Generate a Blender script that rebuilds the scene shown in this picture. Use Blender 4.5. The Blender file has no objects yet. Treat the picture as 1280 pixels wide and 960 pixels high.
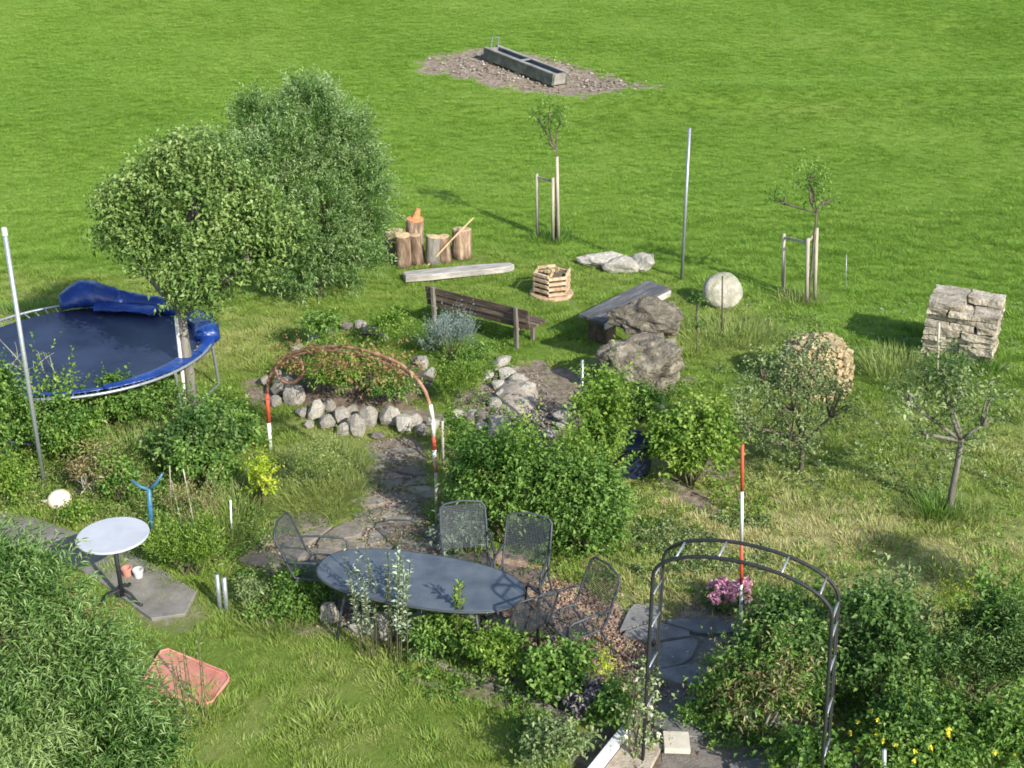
import bpy, math, random
import numpy as np
from mathutils import Vector, Matrix, Euler, noise as mn
S = bpy.context.scene
COL = S.collection
PI = math.pi
# ------------------------------------------------------------------ camera
F, CAMH, PITCH = 1500.0, 8.0, math.radians(24)
cam_d = bpy.data.cameras.new('camera'); cam = bpy.data.objects.new('camera', cam_d); COL.objects.link(cam)
cam.location = (0, 0, CAMH); cam.rotation_euler = (PI/2 - PITCH, 0, 0)
cam_d.sensor_width = 36; cam_d.lens = F/1280*36; cam_d.clip_end = 2000; cam_d.clip_start = 0.1
S.camera = cam
# ------------------------------------------------------------------ world, sun, exposure
SUN_D = Vector((-0.62, 0.78, 0)).normalized(); ELEV = math.radians(32)
sd = Vector((SUN_D.x*math.cos(ELEV), SUN_D.y*math.cos(ELEV), -math.sin(ELEV)))
W = bpy.data.worlds.new('World'); S.world = W; W.use_nodes = True
nt = W.node_tree; sky = nt.nodes.new('ShaderNodeTexSky'); sky.sky_type = 'NISHITA'; sky.sun_disc = False
sky.sun_elevation = ELEV; sky.sun_rotation = math.atan2(-SUN_D.x, -SUN_D.y)
nt.links.new(sky.outputs[0], nt.nodes['Background'].inputs[0]); nt.nodes['Background'].inputs[1].default_value = 0.15
sl = bpy.data.lights.new('sun', 'SUN'); so = bpy.data.objects.new('sun', sl); COL.objects.link(so)
sl.energy = 4.3; sl.angle = math.radians(0.6); sl.color = (1.0, 0.95, 0.84)
so.rotation_euler = sd.to_track_quat('-Z', 'Y').to_euler(); so.location = (10, -12, 20)
S.view_settings.view_transform = 'Standard'; S.view_settings.look = 'None'
S.view_settings.exposure = 0.5; S.view_settings.gamma = 1
S.render.engine = 'CYCLES'
try: S.cycles.filter_width = 1.7
except Exception: pass
S.render.resolution_x = 1024; S.render.resolution_y = 768

# ------------------------------------------------------------------ terrain height and photograph coordinates
def Hn(x, y):
    x = np.asarray(x, float); y = np.asarray(y, float)
    t = (y-28)/3.0
    s = 3.0*np.where(t > 20, t, np.log1p(np.exp(np.minimum(t, 20))))
    s = np.where(s > 70, 70+(s-70)*0.2, s)
    far = 1/(1+np.exp(-(y-31)/2.0))
    und = 0.16*np.sin(x*0.21+0.4*np.sin(y*0.2)+1)*np.sin(y*0.33+0.05*x) + 0.05*np.sin(x*0.9+y*0.5)*np.sin(y*0.8-x*.2)
    ridge = 0.28*np.exp(-((y-36.2-0.10*x)/1.3)**2)/(1+np.exp(-(x-2)/2.0))
    left = 0.28*np.clip(-(x+2.5)/9.0, 0, 1)**2*0
    return 0.125*s + far*(und+ridge) + left
def H(x, y): return float(Hn(x, y))
def ray(px, py):
    u = (px-640)/F; v = (480-py)/F
    return (u, math.cos(PITCH)+v*math.sin(PITCH), -math.sin(PITCH)+v*math.cos(PITCH))
def P(px, py, z=0.0):
    d = ray(px, py); t = (z-CAMH)/d[2]; return Vector((d[0]*t, d[1]*t, z))
def G(px, py):
    d = ray(px, py); t = 5.0
    while t < 300:
        if CAMH+d[2]*t < H(d[0]*t, d[1]*t): break
        t += 0.25
    lo, hi = t-0.25, t
    for _ in range(14):
        m = (lo+hi)/2
        if CAMH+d[2]*m < H(d[0]*m, d[1]*m): hi = m
        else: lo = m
    return Vector((d[0]*hi, d[1]*hi, CAMH+d[2]*hi))
def V(px, py, Y):                                   # the point at distance plane y = Y
    d = ray(px, py); t = Y/d[1]; return Vector((d[0]*t, Y, CAMH+d[2]*t))

# ------------------------------------------------------------------ materials
def newmat(name):
    m = bpy.data.materials.new(name); m.use_nodes = True
    n = m.node_tree; b = n.nodes['Principled BSDF']
    return m, n, b
def N(n, t, **k):
    o = n.nodes.new(t)
    for a, v in k.items():
        if a.startswith('i_'): o.inputs[a[2:].replace('_', ' ')].default_value = v
        else: setattr(o, a, v)
    return o
def ramp(n, stops):
    r = n.nodes.new('ShaderNodeValToRGB'); e = r.color_ramp.elements
    while len(e) < len(stops): e.new(0.5)
    for q, (p, c) in zip(e, stops): q.position = p; q.color = (*c, 1)
    return r
def plain(name, c1, c2=None, scale=8, rough=0.7, bump=0.3, metal=0.0, detail=6, stretch=(1, 1, 1), c3=None, bscale=None, spec=0.4, bdist=0.02):
    m, n, b = newmat(name); c2 = c2 or tuple(x*0.7 for x in c1)
    tc = N(n, 'ShaderNodeTexCoord'); mp = N(n, 'ShaderNodeMapping'); mp.inputs['Scale'].default_value = stretch
    oi = N(n, 'ShaderNodeObjectInfo'); ad = N(n, 'ShaderNodeVectorMath', operation='ADD')
    mu = N(n, 'ShaderNodeMath', operation='MULTIPLY'); mu.inputs[1].default_value = 37.0
    n.links.new(oi.outputs['Random'], mu.inputs[0])
    n.links.new(tc.outputs['Object'], ad.inputs[0]); n.links.new(mu.outputs[0], ad.inputs[1])
    n.links.new(ad.outputs[0], mp.inputs[0])
    no = N(n, 'ShaderNodeTexNoise'); no.inputs['Scale'].default_value = scale; no.inputs['Detail'].default_value = detail
    no.inputs['Roughness'].default_value = 0.65
    n.links.new(mp.outputs[0], no.inputs['Vector'])
    st = [(0.32, c2), (0.62, c1)] if c3 is None else [(0.3, c2), (0.52, c1), (0.68, c3)]
    r = ramp(n, st); n.links.new(no.outputs[0], r.inputs[0])
    hs = N(n, 'ShaderNodeHueSaturation'); n.links.new(r.outputs[0], hs.inputs['Color'])
    mr = N(n, 'ShaderNodeMapRange'); mr.inputs['To Min'].default_value = 0.82; mr.inputs['To Max'].default_value = 1.18
    n.links.new(oi.outputs['Random'], mr.inputs[0]); n.links.new(mr.outputs[0], hs.inputs['Value'])
    n.links.new(hs.outputs[0], b.inputs['Base Color'])
    b.inputs['Roughness'].default_value = rough; b.inputs['Metallic'].default_value = metal
    b.inputs['Specular IOR Level'].default_value = spec
    if bump:
        n2 = N(n, 'ShaderNodeTexNoise'); n2.inputs['Scale'].default_value = bscale or scale*4; n2.inputs['Detail'].default_value = 6
        n.links.new(mp.outputs[0], n2.inputs['Vector'])
        bp = N(n, 'ShaderNodeBump'); bp.inputs['Strength'].default_value = bump; bp.inputs['Distance'].default_value = bdist
        n.links.new(n2.outputs[0], bp.inputs['Height']); n.links.new(bp.outputs[0], b.inputs['Normal'])
    return m
def leafmat(name, dark, mid, light, trans=0.3, rough=0.5, spec=0.35):
    m, n, b = newmat(name)
    at = N(n, 'ShaderNodeAttribute', attribute_name='tint')
    r = ramp(n, [(0.0, dark), (0.5, mid), (1.0, light)]); n.links.new(at.outputs['Fac'], r.inputs[0])
    n.links.new(r.outputs[0], b.inputs['Base Color']); b.inputs['Roughness'].default_value = rough
    b.inputs['Specular IOR Level'].default_value = spec
    tr = N(n, 'ShaderNodeBsdfTranslucent'); hs = N(n, 'ShaderNodeHueSaturation'); hs.inputs['Saturation'].default_value = 1.1
    hs.inputs['Value'].default_value = 1.1
    n.links.new(r.outputs[0], hs.inputs['Color']); n.links.new(hs.outputs[0], tr.inputs['Color'])
    mx = N(n, 'ShaderNodeMixShader'); mx.inputs[0].default_value = trans
    n.links.new(b.outputs[0], mx.inputs[1]); n.links.new(tr.outputs[0], mx.inputs[2])
    n.links.new(mx.outputs[0], n.nodes['Material Output'].inputs[0])
    return m

def grass_color(n, dryout, yout=None):
    """colour of turf from world position and a dryness value; the same for the soil sheet and the blades"""
    ge = N(n, 'ShaderNodeNewGeometry')
    mp = N(n, 'ShaderNodeMapping'); mp.inputs['Scale'].default_value = (0.6, 1.0, 0.6); n.links.new(ge.outputs['Position'], mp.inputs[0])
    a = N(n, 'ShaderNodeTexNoise'); a.inputs['Scale'].default_value = 0.42; a.inputs['Detail'].default_value = 5
    b = N(n, 'ShaderNodeTexNoise'); b.inputs['Scale'].default_value = 2.6; b.inputs['Detail'].default_value = 7; b.inputs['Roughness'].default_value = 0.7
    c = N(n, 'ShaderNodeTexNoise'); c.inputs['Scale'].default_value = 0.13; c.inputs['Detail'].default_value = 3
    for q in (a, b, c): n.links.new(mp.outputs[0], q.inputs['Vector'])
    mead = ramp(n, [(0.2, (0.165, 0.290, 0.040)), (0.5, (0.215, 0.350, 0.053)), (0.78, (0.29, 0.41, 0.088))])
    lawn = ramp(n, [(0.25, (0.14, 0.26, 0.035)), (0.45, (0.24, 0.33, 0.065)), (0.60, (0.36, 0.40, 0.13)), (0.74, (0.50, 0.47, 0.23))])
    s = N(n, 'ShaderNodeMath', operation='ADD'); n.links.new(a.outputs[0], s.inputs[0]); n.links.new(b.outputs[0], s.inputs[1])
    h = N(n, 'ShaderNodeMath', operation='MULTIPLY_ADD'); n.links.new(s.outputs[0], h.inputs[0]); h.inputs[1].default_value = 0.5
    c2 = N(n, 'ShaderNodeMath', operation='MULTIPLY_ADD'); n.links.new(c.outputs[0], c2.inputs[0]); c2.inputs[1].default_value = 0.5; c2.inputs[2].default_value = -0.25
    n.links.new(c2.outputs[0], h.inputs[2])
    n.links.new(h.outputs[0], mead.inputs[0])
    d = N(n, 'ShaderNodeMath', operation='MULTIPLY_ADD'); n.links.new(dryout, d.inputs[0]); d.inputs[1].default_value = 0.42; d.inputs[2].default_value = -0.21
    e = N(n, 'ShaderNodeMath', operation='ADD'); n.links.new(d.outputs[0], e.inputs[0]); n.links.new(h.outputs[0], e.inputs[1])
    n.links.new(e.outputs[0], lawn.inputs[0])
    mr = N(n, 'ShaderNodeMapRange'); mr.inputs['From Min'].default_value = 0.05; mr.inputs['From Max'].default_value = 0.4
    n.links.new(dryout, mr.inputs[0])
    mx = N(n, 'ShaderNodeMix', data_type='RGBA'); n.links.new(mr.outputs[0], mx.inputs[0])
    n.links.new(mead.outputs[0], mx.inputs[6]); n.links.new(lawn.outputs[0], mx.inputs[7])
    return mx.outputs[2], ge

# ------------------------------------------------------------------ object helpers
def tag(o, label=None, cat=None, group=None, kind=None):
    if label: o['label'] = label
    if cat: o['category'] = cat
    if group: o['group'] = group
    if kind: o['kind'] = kind
    return o
def thing(name, loc, label, cat, group=None, rz=0.0):
    o = bpy.data.objects.new(name, None); COL.objects.link(o); o.location = loc; o.rotation_euler = (0, 0, rz)
    o.empty_display_size = 0.1
    return tag(o, label, cat, group)
class MB:
    def __init__(s): s.v = []; s.f = []; s.t = []
    def add(s, vs, fs, tint=None):
        k = len(s.v); s.v += [tuple(q) for q in vs]; s.f += [tuple(i+k for i in f) for f in fs]
        s.t += [0.5 if tint is None else tint]*len(vs)
    def box(s, c, d, rot=None, taper=1.0):
        x, y, z = d[0]/2, d[1]/2, d[2]/2; R = rot if rot is not None else Matrix.Identity(3)
        if isinstance(R, (tuple, list)): R = Euler(R).to_matrix()
        vs = []
        for sz in (-1, 1):
            k = 1 if sz < 0 else taper
            for sx, sy in ((-1, -1), (1, -1), (1, 1), (-1, 1)): vs.append(R @ Vector((sx*x*k, sy*y*k, sz*z))+Vector(c))
        s.add(vs, [(0, 3, 2, 1), (4, 5, 6, 7), (0, 1, 5, 4), (1, 2, 6, 5), (2, 3, 7, 6), (3, 0, 4, 7)]); return s
    def beam(s, a, b, w, h, up=(0, 0, 1)):
        a = Vector(a); b = Vector(b); d = (b-a); L = d.length; d.normalize(); u = Vector(up)
        sd_ = d.cross(u)
        if sd_.length < 1e-4: sd_ = d.cross(Vector((0, 1, 0)))
        sd_.normalize(); u = sd_.cross(d)
        R = Matrix((d, sd_, u)).transposed(); return s.box((a+b)/2, (L, w, h), R)
    def tube(s, pts, r, n=8, cap=True, flat=1.0):
        pts = [Vector(p) for p in pts]; rr = r if isinstance(r, (list, tuple)) else [r]*len(pts)
        vs = []; u = None
        for i, p in enumerate(pts):
            d = (pts[min(i+1, len(pts)-1)]-pts[max(i-1, 0)]).normalized()
            if u is None:
                u = d.cross(Vector((0, 0, 1)) if abs(d.z) < 0.9 else Vector((1, 0, 0))).normalized()
            else: u = (u-d*u.dot(d)).normalized()
            w = d.cross(u)
            for k in range(n):
                a = 2*PI*k/n; vs.append(p+u*math.cos(a)*rr[i]+w*math.sin(a)*rr[i]*flat)
        fs = []
        for i in range(len(pts)-1):
            for k in range(n):
                fs.append((i*n+k, i*n+(k+1) % n, (i+1)*n+(k+1) % n, (i+1)*n+k))
        if cap: fs.append(tuple(range(n-1, -1, -1))); fs.append(tuple((len(pts)-1)*n+k for k in range(n)))
        s.add(vs, fs); return s
    def prism(s, poly, z0, z1, inset=0.0):          # poly: ccw points (x, y)
        c = Vector((sum(p[0] for p in poly)/len(poly), sum(p[1] for p in poly)/len(poly)))
        n = len(poly); vs = [(p[0], p[1], z0) for p in poly]
        vs += [(p[0], p[1], z1-inset) for p in poly]
        for p in poly:
            q = Vector(p[:2]); d = (c-q); L = max(d.length, 1e-5); q = q+d/L*min(inset*1.2, L*.4); vs.append((q.x, q.y, z1))
        fs = [tuple(range(n-1, -1, -1))]
        for k in range(n):
            j = (k+1) % n; fs.append((k, j, n+j, n+k)); fs.append((n+k, n+j, 2*n+j, 2*n+k))
        fs.append(tuple(range(2*n, 3*n))); s.add(vs, fs); return s
    def lathe(s, prof, n=24, c=(0, 0, 0), wob=0.0, seed=0):
        vs = []; rnd = random.Random(seed); ph = [rnd.uniform(0, 6) for _ in range(3)]
        for r, z in prof:
            for k in range(n):
                a = 2*PI*k/n; q = r*(1+wob*(math.sin(2*a+ph[0])+.6*math.sin(3*a+ph[1])+.5*math.sin(5*a+ph[2])))
                vs.append((c[0]+q*math.cos(a), c[1]+q*math.sin(a), c[2]+z))
        fs = [tuple(range(n-1, -1, -1))]
        for i in range(len(prof)-1):
            for k in range(n): fs.append((i*n+k, i*n+(k+1) % n, (i+1)*n+(k+1) % n, (i+1)*n+k))
        fs.append(tuple((len(prof)-1)*n+k for k in range(n))); s.add(vs, fs); return s
    def mesh(s, name, mat, smooth=False):
        me = bpy.data.meshes.new(name); me.from_pydata(s.v, [], s.f); me.materials.append(mat)
        if smooth: me.polygons.foreach_set('use_smooth', [True]*len(me.polygons))
        me.update(); return me
    def build(s, name, mat, parent=None, smooth=False, bevel=0.0, loc=None):
        return put(s.mesh(name, mat, smooth), name, parent, bevel, loc)
def put(me, name, parent=None, bevel=0.0, loc=None):
    o = bpy.data.objects.new(name, me); COL.objects.link(o)
    if parent is not None:
        o.parent = parent
    if loc is not None: o.location = loc
    if bevel:
        b = o.modifiers.new('bevel', 'BEVEL'); b.width = bevel; b.segments = 2; b.limit_method = 'ANGLE'
        o.data.polygons.foreach_set('use_smooth', [False]*len(o.data.polygons))
    return o
def tri_mesh(name, v, f, tint, mat):
    me = bpy.data.meshes.new(name); nv, nf = len(v), len(f)
    me.vertices.add(nv); me.vertices.foreach_set('co', np.asarray(v, np.float32).ravel())
    me.loops.add(nf*3); me.loops.foreach_set('vertex_index', np.asarray(f, np.int32).ravel())
    me.polygons.add(nf); me.polygons.foreach_set('loop_start', np.arange(0, nf*3, 3, dtype=np.int32))
    me.update(calc_edges=True)
    at = me.attributes.new('tint', 'FLOAT', 'POINT'); at.data.foreach_set('value', np.asarray(tint, np.float32))
    me.materials.append(mat); return me

# ------------------------------------------------------------------ foliage: sprigs of folded leaves
def nrm(a): return a/np.maximum(np.linalg.norm(a, axis=-1, keepdims=True), 1e-6)
def sprigs(rng, st, di, L, nl, ll, lw, spread=0.75, droop=0.0, t0=0.15, base_tint=None, up=0.25, var=0.16, tipup=0.0):
    n = len(st); t = np.linspace(t0, 1, nl)[None, :]+rng.normal(0, 0.03, (n, nl))
    L = np.broadcast_to(L, (n,))
    pos = st[:, None, :]+di[:, None, :]*(L[:, None]*t)[..., None]
    pos[..., 2] -= droop*L[:, None]*t**2
    d = np.repeat(di[:, None, :], nl, 1).copy(); d[..., 2] -= 2*droop*t
    d = nrm(d)
    a = nrm(np.cross(d, np.array([0.3, 0.2, 1.0]))); b = np.cross(d, a)
    ph = (np.arange(nl)*2.4)[None, :]+rng.uniform(0, 6.28, (n, 1))+rng.normal(0, 0.3, (n, nl))
    per = a*np.cos(ph)[..., None]+b*np.sin(ph)[..., None]
    ld = nrm(d*(1-spread)+per*spread+np.array([0, 0, up])+rng.normal(0, 0.15, (n, nl, 3)))
    side = nrm(np.cross(ld, np.array([0, 0, 1.0])+rng.normal(0, 0.55, (n, nl, 3))))
    nn = np.cross(side, ld)
    sz = rng.uniform(0.7, 1.25, (n, nl, 1))*(1-0.35*np.abs(t-0.5)[..., None])
    ll_, lw_ = ll*sz, lw*sz
    p0 = pos; p2 = pos+ld*ll_ - np.array([0, 0, 0.25])*ll_
    m = pos+ld*ll_*0.48
    p1 = m+side*lw_*0.5+nn*lw_*0.18; p3 = m-side*lw_*0.5+nn*lw_*0.18
    v = np.stack([p0, p1, p2, p3], 2).reshape(-1, 3)
    k = np.arange(n*nl)*4
    f = np.stack([np.stack([k, k+1, k+2], 1), np.stack([k, k+2, k+3], 1)], 1).reshape(-1, 3)
    bt = 0.5 if base_tint is None else np.broadcast_to(base_tint, (n,))[:, None]
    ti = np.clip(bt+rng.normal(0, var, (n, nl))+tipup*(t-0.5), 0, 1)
    return v, f, np.repeat(ti.reshape(-1), 4)
def join(parts):
    vs, fs, ts = [], [], []; k = 0
    for v, f, t in parts: vs.append(v); fs.append(f+k); ts.append(t); k += len(v)
    return np.concatenate(vs), np.concatenate(fs), np.concatenate(ts)
def vnoise(p, s, seed):
    out = np.empty(len(p)); o = seed*7.3
    for i, q in enumerate(p): out[i] = mn.noise((q[0]*s+o, q[1]*s-o, q[2]*s+o*.5))
    return out
def lobe_sprigs(rng, c, r, n, seed, shell=0.45, gap=0.0, gfreq=3.0, upb=0.35, flatbase=True, disp=0.5):
    """start points and directions spread through an ellipsoid, denser near its skin, with gaps"""
    m = int(n*1.6)+8
    d = nrm(rng.normal(size=(m, 3)))
    if flatbase: d[:, 2] = np.where(d[:, 2] < -0.35, -d[:, 2]*.6, d[:, 2])
    rad = rng.uniform(shell, 1.0, m)**0.7
    nz = vnoise(d*1.0+np.asarray(c)*.3, 1.7, seed)
    rad = rad*(1+disp*nz+disp*.5*vnoise(d+np.asarray(c)*.3, 4.1, seed+9))
    st = np.asarray(c)+d*rad[:, None]*np.asarray(r)
    g = vnoise(st, gfreq, seed+3)
    keep = g > (-0.35+gap)
    if keep.sum() < n*.35: keep = g > np.percentile(g, 45)
    st, d, g = st[keep][:n], d[keep][:n], g[keep][:n]
    dirs = nrm(d*0.8+np.array([0, 0, upb])+rng.normal(0, 0.35, (len(d), 3)))
    return st, dirs, g
def limb(mb, a, b, r0, r1, rnd, n=6, seg=4, bend=0.08):
    a = Vector(a); b = Vector(b); L = (b-a).length; pts = []; rr = []
    off = Vector((rnd.uniform(-1, 1), rnd.uniform(-1, 1), rnd.uniform(-.2, .6)))*L*bend
    for i in range(seg+1):
        t = i/seg; pts.append(a.lerp(b, t)+off*math.sin(PI*t)); rr.append(r0+(r1-r0)*t)
    mb.tube(pts, rr, n); return pts
_seed = [11]
def bush(name, label, box, mat, wood, nspr, nl=7, ll=0.07, lw=0.03, L=0.3, k=0.8, cat='bush', spread=.7, droop=0.05,
         gap=0.17, lobes=None, tip=0.12, stems=10, group=None, upb=0.35, shell=.45, part='foliage', tv=0.25, zb=0.0, ysh=0.0, var=0.20, hmin=.12):
    """box = left, right, top and base of the plant in the photograph; it is built where that ground is"""
    _seed[0] += 1; sd_ = _seed[0]; rng = np.random.default_rng(sd_); rnd = random.Random(sd_)
    xl, xr, yt, yb = box
    g = G((xl+xr)/2, yb); dist = math.hypot(g.y*math.cos(PITCH)+(CAMH-g.z)*math.sin(PITCH), 0)
    w = (xr-xl)/F*dist; dep = w*k; g.y += dep*0.42+ysh; g.x = g.x*(g.y/(g.y-dep*.42-ysh)) if False else (((xl+xr)/2-640)/F)*(g.y*math.cos(PITCH)+(CAMH-0.4)*math.sin(PITCH))
    g.z = H(g.x, g.y)+zb
    top = V((xl+xr)/2, yt, g.y+dep*0.15).z-g.z; top = max(top, hmin)
    if lobes is None:
        lobes = [((0, 0, .36), (.40, .42, .36), .9)]
        a0 = rnd.uniform(0, 6.28)
        for q in range(8):
            a = a0+q*2.4; rr_ = .30*math.sqrt((q+.5)/8); lobes.append(((rr_*math.cos(a), rr_*math.sin(a), rnd.uniform(.30, .80)), (rnd.uniform(.13, .22),)*2+(rnd.uniform(.16, .26),), .38))
    parts = []; tot = sum(q[2] for q in lobes); root = thing(name, g, label, cat, group); wb = MB()
    e = max(0.0, L*0.55)
    for (c, r, wt) in lobes:
        cc = (c[0]*w, c[1]*dep, c[2]*top); rr = (max(r[0]*w-e*.5, .05), max(r[1]*dep-e*.5, .05), max(r[2]*top-e*.4, .04))
        m = max(3, int(nspr*wt/tot))
        st, dr, gn = lobe_sprigs(rng, cc, rr, m, sd_+len(parts), gap=gap, upb=upb, shell=shell)
        st[:, 2] = np.maximum(st[:, 2], 0.02)
        if not len(st): continue
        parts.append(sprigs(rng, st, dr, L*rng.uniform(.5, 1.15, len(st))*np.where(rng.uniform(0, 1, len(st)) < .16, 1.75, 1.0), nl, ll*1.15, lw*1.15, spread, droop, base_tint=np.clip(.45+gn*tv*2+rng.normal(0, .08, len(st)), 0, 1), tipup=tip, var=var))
        for q in range(max(1, int(stems*wt/tot))):
            i = rnd.randrange(len(st)); limb(wb, (rnd.uniform(-.06, .06)*w, rnd.uniform(-.06, .06)*dep, -.02), tuple(st[i]), .018, .005, rnd, 5)
    v, f, t = join(parts)
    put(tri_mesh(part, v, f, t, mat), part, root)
    if stems and wood: wb.build('stem', wood, root, smooth=True)
    return root, g, w, dep, top
def blades(rng, n, rx, ry, h, wid, lean=0.35, tint=.5, seg=3, curl=.35, hv=.3):
    """n tapered, arching blades rising from a patch"""
    a = rng.uniform(0, 2*PI, n); q = np.sqrt(rng.uniform(0, 1, n))
    b = np.stack([np.cos(a)*q*rx, np.sin(a)*q*ry, np.zeros(n)], 1)
    az = a+rng.normal(0, .8, n); ln = np.abs(rng.normal(lean, lean*.5, n))*(.4+.8*q)
    out = np.stack([np.cos(az), np.sin(az), np.zeros(n)], 1); sd_ = np.stack([-np.sin(az+rng.normal(0, .7, n)), np.cos(az), np.zeros(n)], 1)
    hh = h*rng.uniform(1-hv, 1+hv, n)
    rows = []
    for i in range(seg+1):
        t = i/seg; c = b+out*(ln*hh*(t+curl*t*t))[:, None]+np.array([0, 0, 1.0])*(hh*(t-curl*.45*t*t*(ln*1.5)))[:, None]
        if i < seg:
            ww = wid*(1-t**1.5*.8)*.5; rows += [c-sd_*ww, c+sd_*ww]
        else: rows += [c]
    v = np.stack(rows, 1); m = v.shape[1]; v = v.reshape(-1, 3); k = (np.arange(n)*m)[:, None]
    f = []
    for i in range(seg-1): f += [[2*i, 2*i+1, 2*i+3], [2*i, 2*i+3, 2*i+2]]
    f += [[2*seg-2, 2*seg-1, 2*seg]]
    f = (k[:, None, :]+np.array(f)[None]).reshape(-1, 3)
    ti = np.repeat(np.clip(tint+rng.normal(0, .17, n), 0, 1), m)
    return v, f, ti
# ================================================================== materials used
M = {}
M['bark'] = plain('bark', (0.16, 0.13, 0.10), (0.06, 0.05, 0.04), 20, .9, .6, stretch=(1, 1, .3))
M['bark_pale'] = plain('pale bark', (0.29, 0.27, 0.23), (0.13, 0.12, 0.10), 14, .9, .5, stretch=(1, 1, .25))
M['stem'] = plain('stem', (0.13, 0.13, 0.06), (0.06, 0.06, 0.03), 20, .8, 0)
M['dead'] = plain('dead twig', (0.42, 0.40, 0.36), (0.25, 0.23, 0.20), 10, .9, 0)
M['galv'] = plain('galvanised steel', (0.42, 0.45, 0.48), (0.30, 0.33, 0.36), 30, .42, .1, metal=.55)
M['grey_wood'] = plain('weathered wood', (0.42, 0.39, 0.36), (0.20, 0.18, 0.16), 9, .85, .5, stretch=(.25, 1, 1), c3=(0.55, 0.52, 0.48))
M['stake'] = plain('stake wood', (0.48, 0.44, 0.36), (0.26, 0.23, 0.18), 9, .85, .5, stretch=(1, 1, .15))
M['bench_post'] = plain('old post wood', (0.25, 0.22, 0.19), (0.11, 0.095, 0.08), 9, .9, .5, stretch=(1, 1, .2))
M['brown_wood'] = plain('brown wood', (0.15, 0.105, 0.075), (0.06, 0.045, 0.035), 10, .7, .5, stretch=(.2, 1, 1), c3=(0.24, 0.18, 0.13))
M['dark_wood'] = plain('dark boards', (0.11, 0.11, 0.115), (0.045, 0.043, 0.045), 9, .75, .6, stretch=(.2, 1, 1), c3=(0.20, 0.20, 0.205))
M['crate'] = plain('crate wood', (0.60, 0.42, 0.27), (0.30, 0.19, 0.12), 9, .8, .4, c3=(0.72, 0.56, 0.40))
M['log_side'] = plain('log bark', (0.27, 0.18, 0.12), (0.08, 0.05, 0.035), 9, .9, 1.0, stretch=(1, 1, .25), c3=(0.52, 0.42, 0.30))
M['log_end'] = plain('sawn wood', (0.66, 0.50, 0.30), (0.42, 0.27, 0.15), 8, .8, .4)
M['log_orange'] = plain('orange wood', (0.62, 0.30, 0.13), (0.36, 0.15, 0.06), 8, .8, .4)
M['split'] = plain('split firewood', (0.42, 0.33, 0.19), (0.17, 0.125, 0.075), 14, .85, .6, c3=(0.62, 0.52, 0.33))
M['stone'] = plain('field stone', (0.34, 0.31, 0.27), (0.17, 0.155, 0.14), 5, .85, .6, c3=(0.47, 0.44, 0.39), bscale=26)
M['stone_dark'] = plain('boulder stone', (0.20, 0.175, 0.135), (0.075, 0.065, 0.05), 3.0, .9, 1.0, c3=(0.38, 0.34, 0.27), bscale=13, bdist=.05)
M['stone_slab'] = plain('slab stone', (0.46, 0.40, 0.31), (0.24, 0.205, 0.155), 5, .9, .9, c3=(0.66, 0.59, 0.48), bscale=20, bdist=.04)
M['stone_pale'] = plain('pale stone', (0.46, 0.43, 0.37), (0.24, 0.22, 0.18), 6, .85, .8, c3=(0.62, 0.59, 0.53), bscale=24)
M['stone_round'] = plain('round sandstone', (0.34, 0.325, 0.26), (0.15, 0.165, 0.10), 4, .95, 1.0, c3=(0.46, 0.44, 0.37), bscale=14, bdist=.04)
M['concrete'] = plain('concrete', (0.27, 0.25, 0.225), (0.17, 0.16, 0.145), 3, .85, .35, c3=(0.35, 0.33, 0.30), bscale=60, bdist=.01)
M['slab'] = plain('paving stone', (0.21, 0.205, 0.20), (0.12, 0.115, 0.11), 3, .8, .4, c3=(0.28, 0.27, 0.26), bscale=30)
M['flag'] = plain('flagstone', (0.235, 0.205, 0.17), (0.13, 0.115, 0.095), 4, .9, .8, c3=(0.33, 0.29, 0.24), bscale=25)
M['shaded'] = plain('mossy dark concrete', (0.11, 0.12, 0.10), (0.05, 0.06, 0.045), 4, .9, .5, c3=(0.19, 0.19, 0.165))  # darker concrete: the shade on the trough's long sides is put into the colour
M['white'] = plain('white paint', (0.72, 0.72, 0.72), (0.60, 0.60, 0.60), 3, .45, .05)
M['white_top'] = plain('white table top', (0.47, 0.485, 0.52), (0.38, 0.395, 0.43), 2.5, .35, .03)
M['cream'] = plain('cream ceramic', (0.86, 0.76, 0.62), (0.70, 0.58, 0.45), 5, .5, .2)
M['red'] = plain('red paint', (0.62, 0.10, 0.05), (0.42, 0.07, 0.04), 8, .5, .1)
M['rod_white'] = plain('rod white paint', (0.80, 0.78, 0.76), (0.60, 0.57, 0.54), 8, .5, .1)
M['iron'] = plain('dark painted iron', (0.030, 0.032, 0.036), (0.018, 0.02, 0.024), 20, .6, .1)
M['rung'] = plain('bare steel rung', (0.55, 0.56, 0.58), (0.35, 0.36, 0.38), 20, .35, .1, metal=.6)
M['mesh_metal'] = plain('chair steel', (0.075, 0.085, 0.10), (0.045, 0.052, 0.06), 20, .5, .1, metal=.2)
M['table_metal'] = plain('table top steel', (0.135, 0.165, 0.20), (0.085, 0.11, 0.14), 3.5, .5, .2, metal=.1, c3=(0.18, 0.205, 0.235), bscale=70, bdist=.004)
M['blue_metal'] = plain('blue lacquer', (0.07, 0.21, 0.34), (0.045, 0.14, 0.24), 9, .4, .1)
M['rust'] = plain('rusty vine wood', (0.36, 0.19, 0.12), (0.17, 0.085, 0.06), 10, .85, .5, c3=(0.50, 0.34, 0.25))
M['blue_vinyl'] = plain('blue vinyl', (0.012, 0.05, 0.26), (0.008, 0.03, 0.16), 3, .30, .5, c3=(0.02, 0.085, 0.36), bscale=7, bdist=.05, spec=.6)
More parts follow.
